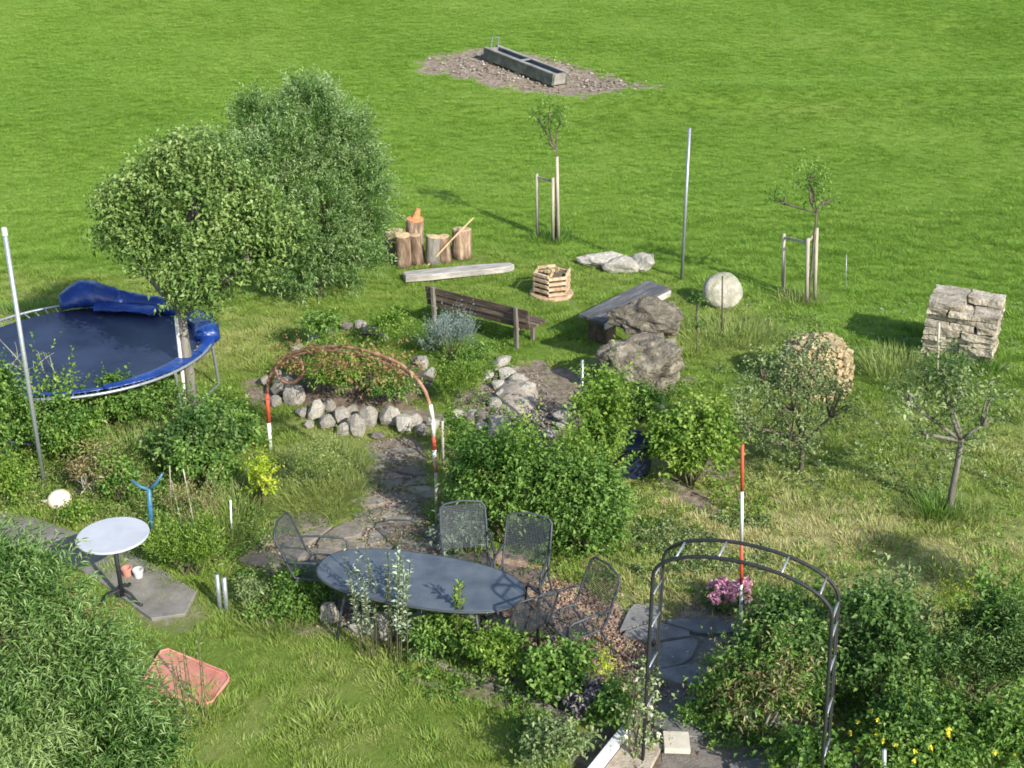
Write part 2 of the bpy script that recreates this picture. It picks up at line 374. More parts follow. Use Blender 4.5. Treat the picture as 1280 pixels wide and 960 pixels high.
M['tramp_mat'] = plain('jumping mat', (0.030, 0.044, 0.095), (0.010, 0.017, 0.048), 1.4, .5, .1, spec=.5)
M['salmon'] = plain('salmon plastic', (0.62, 0.25, 0.19), (0.50, 0.19, 0.14), 3, .6, .2, c3=(0.70, 0.34, 0.27))
M['black'] = plain('black rubber', (0.02, 0.02, 0.022), None, 9, .6, .1)
M['water_blue'] = plain('trough cover', (0.075, 0.11, 0.17), (0.04, 0.06, 0.10), 5, .25, .1)
M['copper'] = plain('rusty plate', (0.32, 0.10, 0.06), (0.2, 0.06, 0.04), 8, .7, .2)
L_ = {}
L_['pear'] = leafmat('pear leaf', (0.045, 0.105, 0.020), (0.155, 0.26, 0.062), (0.32, 0.43, 0.14), .25, .45, .4)
L_['willow'] = leafmat('willow leaf', (0.06, 0.15, 0.035), (0.20, 0.34, 0.095), (0.40, 0.53, 0.25), .35)
L_['green'] = leafmat('green leaf', (0.045, 0.12, 0.02), (0.15, 0.285, 0.05), (0.32, 0.47, 0.12), .35)
L_['bright'] = leafmat('bright leaf', (0.06, 0.16, 0.018), (0.19, 0.32, 0.045), (0.38, 0.50, 0.11), .35)
L_['dark'] = leafmat('dark leaf', (0.045, 0.11, 0.025), (0.115, 0.22, 0.05), (0.26, 0.38, 0.12), .33)
L_['grey'] = leafmat('silver leaf', (0.189, 0.275, 0.174), (0.348, 0.464, 0.290), (0.609, 0.725, 0.522), .25)
L_['lav'] = leafmat('lavender leaf', (0.13, 0.19, 0.16), (0.24, 0.31, 0.27), (0.36, 0.42, 0.40), .2)
L_['apple'] = leafmat('apple leaf', (0.08, 0.14, 0.045), (0.22, 0.30, 0.11), (0.44, 0.52, 0.25), .33)
L_['yellow'] = leafmat('yellow green leaf', (0.189, 0.319, 0.029), (0.493, 0.638, 0.058), (0.750, 0.750, 0.116), .4)
L_['dry'] = leafmat('dry leaf', (0.16, 0.14, 0.06), (0.32, 0.27, 0.12), (0.55, 0.48, 0.26), .3)
L_['ochre'] = leafmat('ochre leaf', (0.20, 0.10, 0.05), (0.34, 0.22, 0.09), (0.32, 0.36, 0.10), .3)
L_['purple'] = leafmat('purple grey leaf', (0.116, 0.102, 0.116), (0.217, 0.181, 0.203), (0.406, 0.348, 0.377), .2)
L_['pink'] = leafmat('pink petals', (0.66, 0.22, 0.36), (0.80, 0.42, 0.54), (0.92, 0.74, 0.80), .3)
L_['hay'] = leafmat('tall meadow grass', (0.14, 0.24, 0.04), (0.28, 0.36, 0.10), (0.50, 0.50, 0.24), .35)
L_['cream'] = leafmat('cream petals', (0.62, 0.60, 0.40), (0.80, 0.78, 0.60), (0.90, 0.90, 0.80), .3)
L_['yflower'] = leafmat('yellow petals', (0.70, 0.52, 0.02), (0.85, 0.72, 0.04), (0.90, 0.84, 0.15), .3)
L_['reed'] = leafmat('foreground leaf', (0.04, 0.12, 0.022), (0.125, 0.25, 0.055), (0.31, 0.44, 0.16), .3, .45, .4)
L_['red'] = leafmat('reddish leaf', (0.319, 0.116, 0.058), (0.522, 0.217, 0.116), (0.609, 0.377, 0.174), .3)

# ================================================================== ground fields
rngG = np.random.default_rng(3)
def cap(p, q, r, w=1.0): a = G(*p); b = G(*q); return (a.x, a.y, b.x, b.y, r, w)
CAPS = [cap((565, 82), (655, 100), 1.1), cap((600, 72), (700, 90), 1.0), cap((660, 94), (730, 108), 1.3), cap((700, 106), (800, 108), .6, .85),      # round the trough
        cap((650, 470), (665, 530), .62), cap((610, 500), (700, 520), .55), cap((700, 470), (690, 520), .4, .8),    # sandy bed
        cap((780, 520), (800, 500), .35, .7), cap((820, 490), (860, 475), .22, .6),
        cap((495, 560), (500, 650), .42), cap((500, 650), (470, 690), .45),                                         # path to the terrace
        cap((340, 690), (440, 700), .45), cap((440, 680), (620, 720), .55), cap((640, 735), (790, 810), .62),
        cap((430, 765), (540, 800), .28), cap((800, 810), (870, 900), .55), cap((830, 930), (960, 950), .9),
        cap((880, 780), (860, 860), .45, .85), cap((350, 470), (560, 530), .25, .8), cap((640, 560), (740, 620), .4, .8),
        cap((840, 600), (890, 640), .22, .9), cap((820, 560), (900, 590), .3, .8), cap((120, 600), (260, 640), .5, .45),
        cap((520, 850), (705, 900), .07, .9), cap((80, 560), (200, 600), .5, .35), cap((320, 480), (330, 500), .25, .8),
        cap((600, 850), (780, 900), .2, .7), cap((330, 770), (420, 790), .2, .6), cap((495, 310), (590, 325), .35, .5),
        cap((545, 410), (640, 425), .2, .35), cap((660, 370), (705, 375), .3, .45), cap((745, 455), (850, 475), .35, .5), cap((1160, 450), (1250, 460), .4, .5),
        cap((170, 745), (230, 770), .35, .5), cap((280, 405), (330, 400), .35, .4)]
def fbm(x, y, s, seed=0):
    x = x*s+seed*3.1; y = y*s-seed*1.7
    return (np.sin(x*1.0+1.3*np.sin(y*1.1))*np.sin(y*1.2+1.1*np.sin(x*.9))+.5*np.sin(x*2.3+y*.7+seed)*np.sin(y*2.1-x*.8)+.3*np.sin(x*5.1-y*2)*np.sin(y*4.7+x*1.9))/1.8
def dirt(x, y):
    o = np.zeros_like(x); wob = 0.22*fbm(x, y, 3.1, 1)+.12*fbm(x, y, 9.0, 2)
    for (x0, y0, x1, y1, r, w) in CAPS:
        dx, dy = x1-x0, y1-y0; t = np.clip(((x-x0)*dx+(y-y0)*dy)/(dx*dx+dy*dy+1e-9), 0, 1)
        d = np.hypot(x-x0-t*dx, y-y0-t*dy); sc = 1 if r < 0.3 else 1.0
        q = np.clip((r+wob*min(1, r*1.6)*(2.2 if y0 > 30 else 1)-d)/((0.16+.1*r)*(2.5 if y0 > 30 else 1))+.5, 0, 1); o = np.maximum(o, q*w)
    return o
RIDGE = (G(760, 155), G(1270, 122))
def dryf(x, y):
    """0 = lush meadow, about .5 = lawn, 1 = parched garden turf"""
    edge = 24.8-0.36*np.maximum(x, 0)+0.1*np.minimum(x, 0)-3.4*(x > 3)*np.clip((x-3)/3, 0, 1)+.5*fbm(x, y, .6, 5)
    g = np.clip((edge-y)/2.4+.5, 0, 1)
    d = 0.42+0.10*fbm(x, y, .8, 7)
    d = d+0.42*np.clip((x-0.6)/1.6, 0, 1)*np.clip((17.5-y)/2.5, 0, 1)+0.22*np.exp(-(((x+2.0)/1.4)**2+((y-14.6)/1.3)**2))
    d = d-0.20*np.exp(-(((x-0)/3.5)**2+((y-21)/2.6)**2)) + .20*np.exp(-(((x+4.5)/1.6)**2+((y-19.6)/1.6)**2))
    a_, b_ = RIDGE; yr = a_.y+(b_.y-a_.y)*(x-a_.x)/(b_.x-a_.x); st_ = .20*np.exp(-((y-yr+.3*fbm(x, y, .5, 3))/.8)**2)/(1+np.exp(-(x-a_.x+1)*1.5))
    return np.clip(g*d+st_, 0, 1)
def axis(lo, hi, f0, f1, fine, grow=1.18):
    a = [f0]
    while a[-1] < f1: a.append(a[-1]+fine)
    s = fine
    while a[-1] < hi: s *= grow; a.append(a[-1]+s)
    b = [f0]; s = fine
    while b[-1] > lo: s *= grow; b.append(b[-1]-s)
    return np.array(b[:0:-1]+a)
def build_ground():
    xs = axis(-600, 600, -9, 9, .1, 1.09); ys = axis(-60, 900, 8, 27, .1, 1.035)
    X, Y = np.meshgrid(xs, ys); nx, ny = len(xs), len(ys)
    D = dirt(X, Y); Z = Hn(X, Y)+0.012*fbm(X, Y, 2.2, 9)*(Y < 30)-0.02*D
    v = np.stack([X, Y, Z], 2).reshape(-1, 3)
    i = (np.arange(ny-1)[:, None]*nx+np.arange(nx-1)[None]).reshape(-1)
    q = np.stack([i, i+1, i+nx+1, i+nx], 1); nf = len(q)
    me = bpy.data.meshes.new('ground'); me.vertices.add(len(v)); me.vertices.foreach_set('co', v.astype(np.float32).ravel())
    me.loops.add(nf*4); me.loops.foreach_set('vertex_index', q.astype(np.int32).ravel())
    me.polygons.add(nf); me.polygons.foreach_set('loop_start', np.arange(0, nf*4, 4, dtype=np.int32)); me.update(calc_edges=True)
    me.polygons.foreach_set('use_smooth', [True]*nf)
    for nm, A in (('dirt', D), ('dry', dryf(X, Y))):
        at = me.attributes.new(nm, 'FLOAT', 'POINT'); at.data.foreach_set('value', A.astype(np.float32).ravel())
    m, n, b = newmat('turf and soil')
    dr = N(n, 'ShaderNodeAttribute', attribute_name='dry'); di = N(n, 'ShaderNodeAttribute', attribute_name='dirt')
    col, ge = grass_color(n, dr.outputs['Fac'])
    n1 = N(n, 'ShaderNodeTexNoise'); n1.inputs['Scale'].default_value = 7; n1.inputs['Detail'].default_value = 8; n1.inputs['Roughness'].default_value = .75
    n.links.new(ge.outputs['Position'], n1.inputs['Vector'])
    soil = ramp(n, [(.32, (0.12, 0.095, 0.07)), (.5, (0.29, 0.235, 0.18)), (.66, (0.47, 0.40, 0.33))]); n.links.new(n1.outputs[0], soil.inputs[0])
    mx = N(n, 'ShaderNodeMix', data_type='RGBA')
    ad = N(n, 'ShaderNodeMath', operation='MULTIPLY_ADD'); n.links.new(n1.outputs[0], ad.inputs[0]); ad.inputs[1].default_value = .6; ad.inputs[2].default_value = -.3
    a2 = N(n, 'ShaderNodeMath', operation='ADD', use_clamp=True); n.links.new(di.outputs['Fac'], a2.inputs[0]); n.links.new(ad.outputs[0], a2.inputs[1])
    mr = N(n, 'ShaderNodeMapRange', interpolation_type='SMOOTHSTEP'); mr.inputs['From Min'].default_value = .3; mr.inputs['From Max'].default_value = .7
    n.links.new(a2.outputs[0], mr.inputs[0]); n.links.new(mr.outputs[0], mx.inputs[0])
    gs = N(n, 'ShaderNodeHueSaturation'); gs.inputs['Value'].default_value = .80; n.links.new(col, gs.inputs['Color']); n.links.new(gs.outputs[0], mx.inputs[6]); n.links.new(soil.outputs[0], mx.inputs[7]); n.links.new(mx.outputs[2], b.inputs['Base Color'])
    b.inputs['Roughness'].default_value = .95; b.inputs['Specular IOR Level'].default_value = .1
    n2 = N(n, 'ShaderNodeTexNoise'); n2.inputs['Scale'].default_value = 9; n2.inputs['Detail'].default_value = 9; n2.inputs['Roughness'].default_value = .8
    n.links.new(ge.outputs['Position'], n2.inputs['Vector'])
    bp = N(n, 'ShaderNodeBump'); bp.inputs['Strength'].default_value = .9; bp.inputs['Distance'].default_value = .06
    n.links.new(n2.outputs[0], bp.inputs['Height']); n.links.new(bp.outputs[0], b.inputs['Normal'])
    me.materials.append(m); o = put(me, 'ground'); return tag(o, kind='structure')
ground = build_ground()

# ------------------------------------------------------------------ grass: uncountable, scattered with geometry nodes
def blade_mat(name):
    m, n, b = newmat(name)
    dr = N(n, 'ShaderNodeAttribute', attribute_name='dry', attribute_type='INSTANCER')
    col, ge = grass_color(n, dr.outputs['Fac'])
    oi = N(n, 'ShaderNodeObjectInfo'); hs = N(n, 'ShaderNodeHueSaturation'); at = N(n, 'ShaderNodeAttribute', attribute_name='tint')
    s = N(n, 'ShaderNodeMath', operation='ADD'); n.links.new(oi.outputs['Random'], s.inputs[0]); n.links.new(at.outputs['Fac'], s.inputs[1])
    mr = N(n, 'ShaderNodeMapRange'); mr.inputs['From Max'].default_value = 2; mr.inputs['To Min'].default_value = .85; mr.inputs['To Max'].default_value = 1.6
    n.links.new(s.outputs[0], mr.inputs[0]); n.links.new(mr.outputs[0], hs.inputs['Value']); n.links.new(col, hs.inputs['Color'])
    n.links.new(hs.outputs[0], b.inputs['Base Color']); b.inputs['Roughness'].default_value = .55; b.inputs['Specular IOR Level'].default_value = .3
    tr = N(n, 'ShaderNodeBsdfTranslucent'); n.links.new(hs.outputs[0], tr.inputs['Color']); mx = N(n, 'ShaderNodeMixShader'); mx.inputs[0].default_value = .35
    n.links.new(b.outputs[0], mx.inputs[1]); n.links.new(tr.outputs[0], mx.inputs[2]); n.links.new(mx.outputs[0], n.nodes['Material Output'].inputs[0])
    return m
M['blade'] = blade_mat('grass blades')
def scatter(name, src_mesh, pts, scl, dry, label):
    src = bpy.data.objects.new(name+'_tuft', src_mesh)      # not linked to the scene: only the source of the blades
    n = len(pts); me = bpy.data.meshes.new(name); me.vertices.add(n); me.vertices.foreach_set('co', pts.astype(np.float32).ravel())
    for nm, A in (('scl', scl), ('dry', dry), ('rot', rngG.uniform(0, 6.28, n))):
        at = me.attributes.new(nm, 'FLOAT', 'POINT'); at.data.foreach_set('value', A.astype(np.float32))
    ng = bpy.data.node_groups.new(name, 'GeometryNodeTree')
    ng.interface.new_socket('Geometry', in_out='INPUT', socket_type='NodeSocketGeometry')
    ng.interface.new_socket('Geometry', in_out='OUTPUT', socket_type='NodeSocketGeometry')
    gi = ng.nodes.new('NodeGroupInput'); go = ng.nodes.new('NodeGroupOutput')
    oi = ng.nodes.new('GeometryNodeObjectInfo'); oi.inputs[0].default_value = src; oi.inputs['As Instance'].default_value = True
    ip = ng.nodes.new('GeometryNodeInstanceOnPoints'); mp = ng.nodes.new('GeometryNodeMeshToPoints')
    a1 = ng.nodes.new('GeometryNodeInputNamedAttribute'); a1.data_type = 'FLOAT'; a1.inputs[0].default_value = 'scl'
    a2 = ng.nodes.new('GeometryNodeInputNamedAttribute'); a2.data_type = 'FLOAT'; a2.inputs[0].default_value = 'rot'
    cx = ng.nodes.new('ShaderNodeCombineXYZ')
    ng.links.new(gi.outputs[0], mp.inputs[0]); ng.links.new(mp.outputs[0], ip.inputs['Points']); ng.links.new(oi.outputs['Geometry'], ip.inputs['Instance'])
    ng.links.new(a1.outputs[0], ip.inputs['Scale']); ng.links.new(a2.outputs[0], cx.inputs[2]); ng.links.new(cx.outputs[0], ip.inputs['Rotation'])
    ng.links.new(ip.outputs[0], go.inputs[0])
    o = put(me, name); md = o.modifiers.new('scatter', 'NODES'); md.node_group = ng
    return tag(o, label, 'grass', kind='stuff')
rt = np.random.default_rng(5)
tv = [blades(rt, 26, .09, .09, .055, .007, .7, .5, 2), blades(rt, 34, .18, .18, .10, .016, .75, .5, 2)]
tuft_lawn = tri_mesh('lawn_tuft', *tv[0], M['blade']); tuft_mead = tri_mesh('meadow_tuft', *tv[1], M['blade'])
def area_points(n, y0, y1, marg=1.5):
    y = y0+(y1-y0)*np.sqrt(rngG.uniform((y0/y1)**2, 1, n)); y = np.sqrt(rngG.uniform(y0*y0, y1*y1, n))
    hw = 0.427*(y*math.cos(PITCH)+CAMH*math.sin(PITCH))+marg
    x = rngG.uniform(-1, 1, n)*hw; return x, y
x, y = area_points(105000, 8.3, 27.5)
D = dirt(x, y); keep = rngG.uniform(0, 1, len(x)) > D*1.25-.1; x, y, D = x[keep], y[keep], D[keep]
p3 = np.stack([x, y, x*0], 1); clump = np.clip(.85+.8*vnoise(p3, 1.6, 12)+1.0*vnoise(p3, 4.5, 14), .4, 2.0)*(1-.4*D)
scatter('lawn_grass', tuft_lawn, np.stack([x, y, Hn(x, y)-.005], 1), clump*rngG.uniform(.75, 1.35, len(x)), np.clip(dryf(x, y)+rngG.normal(0, .10, len(x)), 0, 1), 'short patchy lawn grass, partly dry, all over the garden')
x, y = area_points(170000, 22.0, 62)
D = dirt(x, y); keep = (rngG.uniform(0, 1, len(x)) > D*1.25-.1) & (dryf(x, y) < .33*rngG.uniform(.3, 1.2, len(x))); x, y, D = x[keep], y[keep], D[keep]
p3 = np.stack([x*.8, y, x*0], 1); clump = np.clip(.95+.22*vnoise(p3, .5, 21)+.35*vnoise(p3, 3.1, 24), .6, 1.3)
scatter('meadow_grass', tuft_mead, np.stack([x, y, Hn(x, y)-.01], 1), clump*rngG.uniform(.4, .72, len(x)), np.clip(dryf(x, y)+.02, 0, 1), 'lush green grass of the open meadow behind the garden')

# ------------------------------------------------------------------ paths and paving
def area_path(name, pxs, z, mat, t=.06):
    pts = [G(*p) for p in pxs]; c = sum(pts, Vector())/len(pts)
    a = sum((pts[i].x*pts[(i+1) % len(pts)].y-pts[(i+1) % len(pts)].x*pts[i].y) for i in range(len(pts)))
    if a < 0: pts = pts[::-1]
    o = MB().prism([(p.x, p.y) for p in pts], z-t, z, .01).build(name, mat); return tag(o, kind='structure')
def inpoly(p, poly):
    c = False; j = len(poly)-1
    for i in range(len(poly)):
        if (poly[i][1] > p[1]) != (poly[j][1] > p[1]) and p[0] < (poly[j][0]-poly[i][0])*(p[1]-poly[i][1])/(poly[j][1]-poly[i][1])+poly[i][0]: c = not c
        j = i
    return c
gp = area_path('garden_path', [(-60, 632), (40, 648), (150, 688), (200, 712), (246, 742), (232, 770), (190, 776), (112, 720), (60, 692), (-60, 668)], .035, M['concrete'])
def flagstones(parent, pxs, cell, mat, seed, z=.035, gap=.035, ang=0.3):
    rnd = random.Random(seed); poly = [tuple(G(*p)[:2]) for p in pxs]
    xs = [p[0] for p in poly]; ys = [p[1] for p in poly]; cx, cy = sum(xs)/len(xs), sum(ys)/len(ys)
    R = max(max(xs)-min(xs), max(ys)-min(ys)); n = int(R/cell)+2; ca, sa = math.cos(ang), math.sin(ang)
    gr = {}
    for i in range(-n, n+1):
        for j in range(-n, n+1):
            u = (i+(.5 if j % 2 else 0)+rnd.uniform(-.24, .24))*cell; v = (j+rnd.uniform(-.24, .24))*cell*.8
            gr[i, j] = (cx+u*ca-v*sa, cy+u*sa+v*ca)
    for i in range(-n, n):
        for j in range(-n, n):
            q = [gr[i, j], gr[i+1, j], gr[i+1, j+1], gr[i, j+1]]; c = (sum(p[0] for p in q)/4, sum(p[1] for p in q)/4)
            if not inpoly(c, poly) or rnd.random() < .06: continue
            qq = []
            for k in range(4):                      # cut the corners so the stones are irregular
                a = Vector(q[k]); b = Vector(q[(k+1) % 4]); d = Vector(c)
                for t in (rnd.uniform(.1, .25), rnd.uniform(.7, .9)):
                    p = a.lerp(b, t); e = d-p; qq.append(tuple(p+e.normalized()*min(gap, e.length*.3)-Vector(c)))
            MB().prism(qq, -.05, z+rnd.uniform(-.006, .012), .008).build('flagstone', mat, parent, loc=(c[0], c[1], H(*c)))
terr = area_path('terrace', [(322, 700), (350, 652), (440, 640), (470, 610), (540, 600), (640, 690), (760, 715), (800, 760), (770, 800), (640, 775), (520, 765), (400, 725)], -.012, plain('terrace bedding', (0.34, 0.24, 0.18), (0.17, 0.12, 0.09), 12, .95, .8, c3=(0.46, 0.36, 0.28)), .05)
flagstones(terr, [(325, 700), (350, 655), (440, 645), (470, 690), (400, 722)], .50, M['flag'], 4)
flagstones(terr, [(458, 560), (525, 560), (540, 650), (600, 690), (560, 712), (470, 700), (450, 640)], .40, M['flag'], 5, z=.010, gap=.05)
pav = area_path('paved_path', [(840, 760), (900, 770), (905, 830), (960, 880), (1010, 920), (1050, 990), (830, 990), (820, 860)], -.014, plain('path bedding', (0.20, 0.18, 0.16), (0.12, 0.11, 0.10), 10, .95, .6), .05)
flagstones(pav, [(800, 770), (895, 770), (880, 840), (960, 890), (1010, 930), (1050, 1000), (880, 1000), (862, 950), (820, 870)], .48, M['slab'], 8, gap=.02)
# ------------------------------------------------------------------ stones
def rock_mesh(name, mat, seed, sub=2, rough=.25, flat=1.0, facet=.93):
    import bmesh
    bm = bmesh.new(); bmesh.ops.create_icosphere(bm, subdivisions=sub, radius=1); o = seed*5.7
    rnd = random.Random(seed); planes = [(Vector((rnd.uniform(-1, 1), rnd.uniform(-1, 1), rnd.uniform(-1, 1))).normalized(), rnd.uniform(.62, .85)) for _ in range(9)]
    for v in bm.verts:
        p = v.co.copy()
        for nn, d in planes:
            e = p.dot(nn)-d
            if e > 0: p -= nn*e*(.75 if facet == 0 else facet)
        k = 1+rough*.75*mn.noise((p.x*1.3+o, p.y*1.3, p.z*1.3))+rough*.45*mn.noise((p.x*3.7, p.y*3.7+o, p.z*3.7))+rough*.12*mn.noise((p.x*9, p.y*9+o, p.z*9))
        v.co = p*k*1.12
    me = bpy.data.meshes.new(name); bm.to_mesh(me); bm.free(); me.materials.append(mat)
    me.polygons.foreach_set('use_smooth', [False]*len(me.polygons)); return me
ROCK = {k: [rock_mesh('stone', M[k], 10*i+j, 2, .3) for j in range(4)] for i, k in enumerate(('stone', 'stone_pale', 'stone_dark', 'flag'))}
def stone(parent, loc, size, rnd, kind='stone', name='stone'):
    o = put(rnd.choice(ROCK[kind]), name, parent, loc=loc); o.scale = size
    o.rotation_euler = (rnd.uniform(-.35, .35), rnd.uniform(-.35, .35), rnd.uniform(0, 6.28)); return o
def lone(name, label, px, size, seed, kind='stone', sub=3, rough=.3, sink=.25, rot=0, tilt=(0, 0), cat='stone', group=None, z=0):
    g = G(*px); o = put(rock_mesh(name, M[kind], seed, sub, rough), name); o.scale = size
    o.location = (g.x, g.y, g.z+z+size[2]*(1-sink)); o.rotation_euler = (tilt[0], tilt[1], rot); return tag(o, label, cat, group)
# the raised herb bed with its ring of stones and its mound
rb = G(480, 505); rnd = random.Random(7)
bed = thing('raised_bed', (rb.x, rb.y, 0), 'raised herb bed with a low wall of round field stones', 'raised bed')
ring = [(352, 488, .9, 'stone', .17), (343, 505, .8, 'stone', .13), (368, 502, 1, 'stone', .19), (378, 518, .8, 'stone', .12), (395, 520, 1, 'stone_pale', .17), (385, 532, .7, 'stone', .1),
        (412, 512, 1, 'stone', .13), (410, 532, .9, 'stone', .14), (427, 526, 1, 'stone', .15), (430, 540, .8, 'stone', .14), (445, 541, 1.1, 'stone', .18), (440, 515, .8, 'stone', .12), (460, 528, 1, 'stone', .18),
        (487, 530, 1, 'stone', .19), (472, 545, .5, 'flag', .12), (505, 538, 1, 'stone_pale', .17), (518, 530, .9, 'stone', .14), (527, 541, .8, 'stone', .13), (542, 533, .8, 'stone_pale', .13), (558, 530, .7, 'stone', .12), (573, 522, .8, 'stone_pale', .12), (588, 528, .7, 'flag', .12),
        (332, 478, .8, 'stone', .12), (345, 470, .8, 'stone', .12), (360, 452, .7, 'flag', .13), (372, 436, .7, 'stone', .12), (392, 424, .6, 'stone', .12), (412, 415, .6, 'flag', .14), (432, 410, .7, 'flag', .14), (450, 409, .8, 'stone_pale', .13), (463, 416, .7, 'flag', .15), (480, 422, .6, 'stone', .12),
        (528, 458, .8, 'stone_pale', .15), (538, 468, .7, 'stone_pale', .12), (520, 452, .6, 'flag', .14), (355, 492, 1, 'stone', .2), (435, 504, .6, 'stone_pale', .12), (602, 533, .6, 'stone', .11)]
for (px, py, h, kd, r) in ring:
    g = G(px, py+4); stone(bed, (g.x-rb.x, g.y-rb.y+.05, H(g.x, g.y)+r*.75*h), (r*rnd.uniform(.8, 1.05), r*rnd.uniform(.75, .95), r*.95*h), rnd, kd)
def mound(parent, c, rx, ry, h, seed, mat, name='soil'):
    vs = []; fs = []; n = 28; m = 7
    for i in range(m+1):
        t = i/m
        for k in range(n):
            a = 2*PI*k/n; q = (1-t)*(1+.12*mn.noise((math.cos(a)*2+seed, math.sin(a)*2, 0)))
            z = h*(1-q*q)**.8 if q < 1 else 0
            vs.append((c[0]+rx*q*math.cos(a), c[1]+ry*q*math.sin(a), c[2]+z*(1+.1*mn.noise((q*3*math.cos(a), q*3*math.sin(a), seed)))-.02))
    for i in range(m):
        for k in range(n): fs.append((i*n+k, i*n+(k+1) % n, (i+1)*n+(k+1) % n, (i+1)*n+k))
    b = MB(); b.add(vs, fs); return b.build(name, mat, parent, smooth=True)
M['soil'] = plain('garden soil', (0.17, 0.125, 0.09), (0.08, 0.06, 0.045), 12, .95, .9, c3=(0.27, 0.21, 0.16))
M['sand'] = plain('sandy soil', (0.46, 0.39, 0.31), (0.30, 0.24, 0.18), 9, .95, .7, c3=(0.56, 0.49, 0.41))
mc = G(450, 482); mound(bed, (mc.x-rb.x, mc.y-rb.y, 0), 1.25, 1.15, .34, 3, M['soil'])
# pale stones curving through the sandy bed
sb = G(645, 500); sandbed = thing('rockery', (sb.x, sb.y, 0), 'sandy rockery with a curved row of whitish stones', 'rockery')
mound(sandbed, (0, 0.15, 0), .36, .75, .18, 5, M['sand'], 'sand_mound')
for (px, py, r, kd) in [(626, 452, .15, 'stone_pale'), (633, 466, .14, 'stone_pale'), (622, 478, .12, 'stone_pale'), (628, 490, .1, 'stone_pale'), (618, 502, .12, 'stone_pale'), (646, 472, .16, 'stone_pale'), (654, 488, .17, 'stone_pale'),
                        (650, 503, .13, 'stone_pale'), (640, 482, .13, 'stone'), (622, 530, .15, 'stone_pale'), (617, 540, .12, 'stone_pale'), (640, 547, .12, 'flag'), (655, 545, .15, 'stone_pale'), (672, 540, .11, 'flag'), (686, 541, .12, 'stone_pale'),
                        (603, 520, .12, 'flag'), (592, 515, .11, 'stone_pale'), (575, 518, .12, 'flag'), (706, 519, .15, 'stone_pale'), (716, 512, .13, 'stone_pale'), (700, 530, .09, 'stone_pale'), (790, 491, .12, 'stone_pale'), (822, 507, .11, 'stone_pale'), (663, 498, .1, 'stone_pale'), (612, 465, .09, 'stone_pale')]:
    g = G(px, py+5); stone(sandbed, (g.x-sb.x, g.y-sb.y, r*.4), (r*rnd.uniform(.9, 1.3), r*rnd.uniform(.8, 1.1), r*rnd.uniform(.6, .85)), rnd, kd)
# rocks and gravel at the lawn edge under the table
lone('rock', 'chunky white rock beside the silver plant at the lawn edge', (478, 792), (.21, .16, .13), 31, 'stone_pale', rot=.4)
lone('rock', 'small flat rock left of the chunky white rock', (452, 790), (.16, .09, .06), 32, 'stone_pale', rot=-.3)
lone('rock', 'upright greenish grey rock at the left end of the table', (413, 776), (.11, .09, .15), 33, 'stone', rot=.3)
lone('rock', 'grey rock between the silver plant and the bright spike plant', (525, 782), (.15, .12, .10), 34, 'stone', rot=1.3)
lone('rock', 'low brown rock under the right end of the table front', (612, 788), (.20, .10, .07), 35, 'flag', rot=.3)
lone('rock', 'pale rock by the bright spike plant', (582, 778), (.10, .08, .06), 36, 'stone_pale', rot=.3)
def scatter_pebbles(name, label, capsules, n, r0, r1, kinds, seed, cat='gravel'):
    rnd = random.Random(seed); rn = np.random.default_rng(seed); b = MB()
    oct_v = [(1, 0, 0), (0, 1, 0), (-1, 0, 0), (0, -1, 0), (0, 0, 1), (0, 0, -.5)]; oct_f = [(0, 1, 4), (1, 2, 4), (2, 3, 4), (3, 0, 4), (1, 0, 5), (2, 1, 5), (3, 2, 5), (0, 3, 5)]
    vs = []; fs = []; ts = []
    for i in range(n):
        (p, q, wd) = rnd.choice(capsules); t = rnd.random(); a = G(p[0]+(q[0]-p[0])*t, p[1]+(q[1]-p[1])*t) if False else None
        A, B = p, q; x = A.x+(B.x-A.x)*t+rnd.gauss(0, wd*.5); y = A.y+(B.y-A.y)*t+rnd.gauss(0, wd*.5); r = rnd.uniform(r0, r1)*rnd.uniform(.5, 1)
        k = len(vs); an = rnd.uniform(0, 3); ca, sa = math.cos(an), math.sin(an); z = H(x, y); sx, sy, sz = r*rnd.uniform(.8, 1.3), r*rnd.uniform(.6, 1), r*rnd.uniform(.5, .8)
        for v in oct_v:
            jx, jy = v[0]*sx*rnd.uniform(.8, 1.2), v[1]*sy*rnd.uniform(.8, 1.2); vs.append((x+jx*ca-jy*sa, y+jx*sa+jy*ca, z+v[2]*sz))
        fs += [tuple(c+k for c in f) for f in oct_f]; ts += [rnd.random()]*6
    o = put(tri_mesh(name, np.array(vs), np.array(fs), np.array(ts), kinds), name); return tag(o, label, cat, kind='stuff')
L_['pebble'] = leafmat('gravel', (0.12, 0.10, 0.08), (0.25, 0.215, 0.175), (0.48, 0.43, 0.37), 0.0, .9, .2)
L_['chips'] = leafmat('bark chips', (0.14, 0.08, 0.055), (0.30, 0.20, 0.145), (0.48, 0.37, 0.28), 0.0, .9, .2)
def gc(a, b, w): return (G(*a), G(*b), w)
scatter_pebbles('trough_gravel', 'stones trodden bare around the far water trough', [gc((565, 80), (650, 100), .9), gc((650, 98), (800, 107), .9), gc((600, 74), (720, 88), .9)], 520, .03, .10, L_['pebble'], 1)
scatter_pebbles('terrace_gravel', 'reddish bark chips and grit around the metal chairs', [gc((640, 750), (800, 800), .5), gc((700, 740), (760, 720), .4), gc((760, 800), (810, 860), .3), gc((620, 790), (760, 840), .15)], 5200, .012, .032, L_['chips'], 2)
scatter_pebbles('bed_grit', 'fine pale grit on the sandy soil behind the bushes', [gc((640, 470), (665, 530), .5), gc((610, 510), (700, 525), .4)], 1500, .015, .04, L_['pebble'], 3)
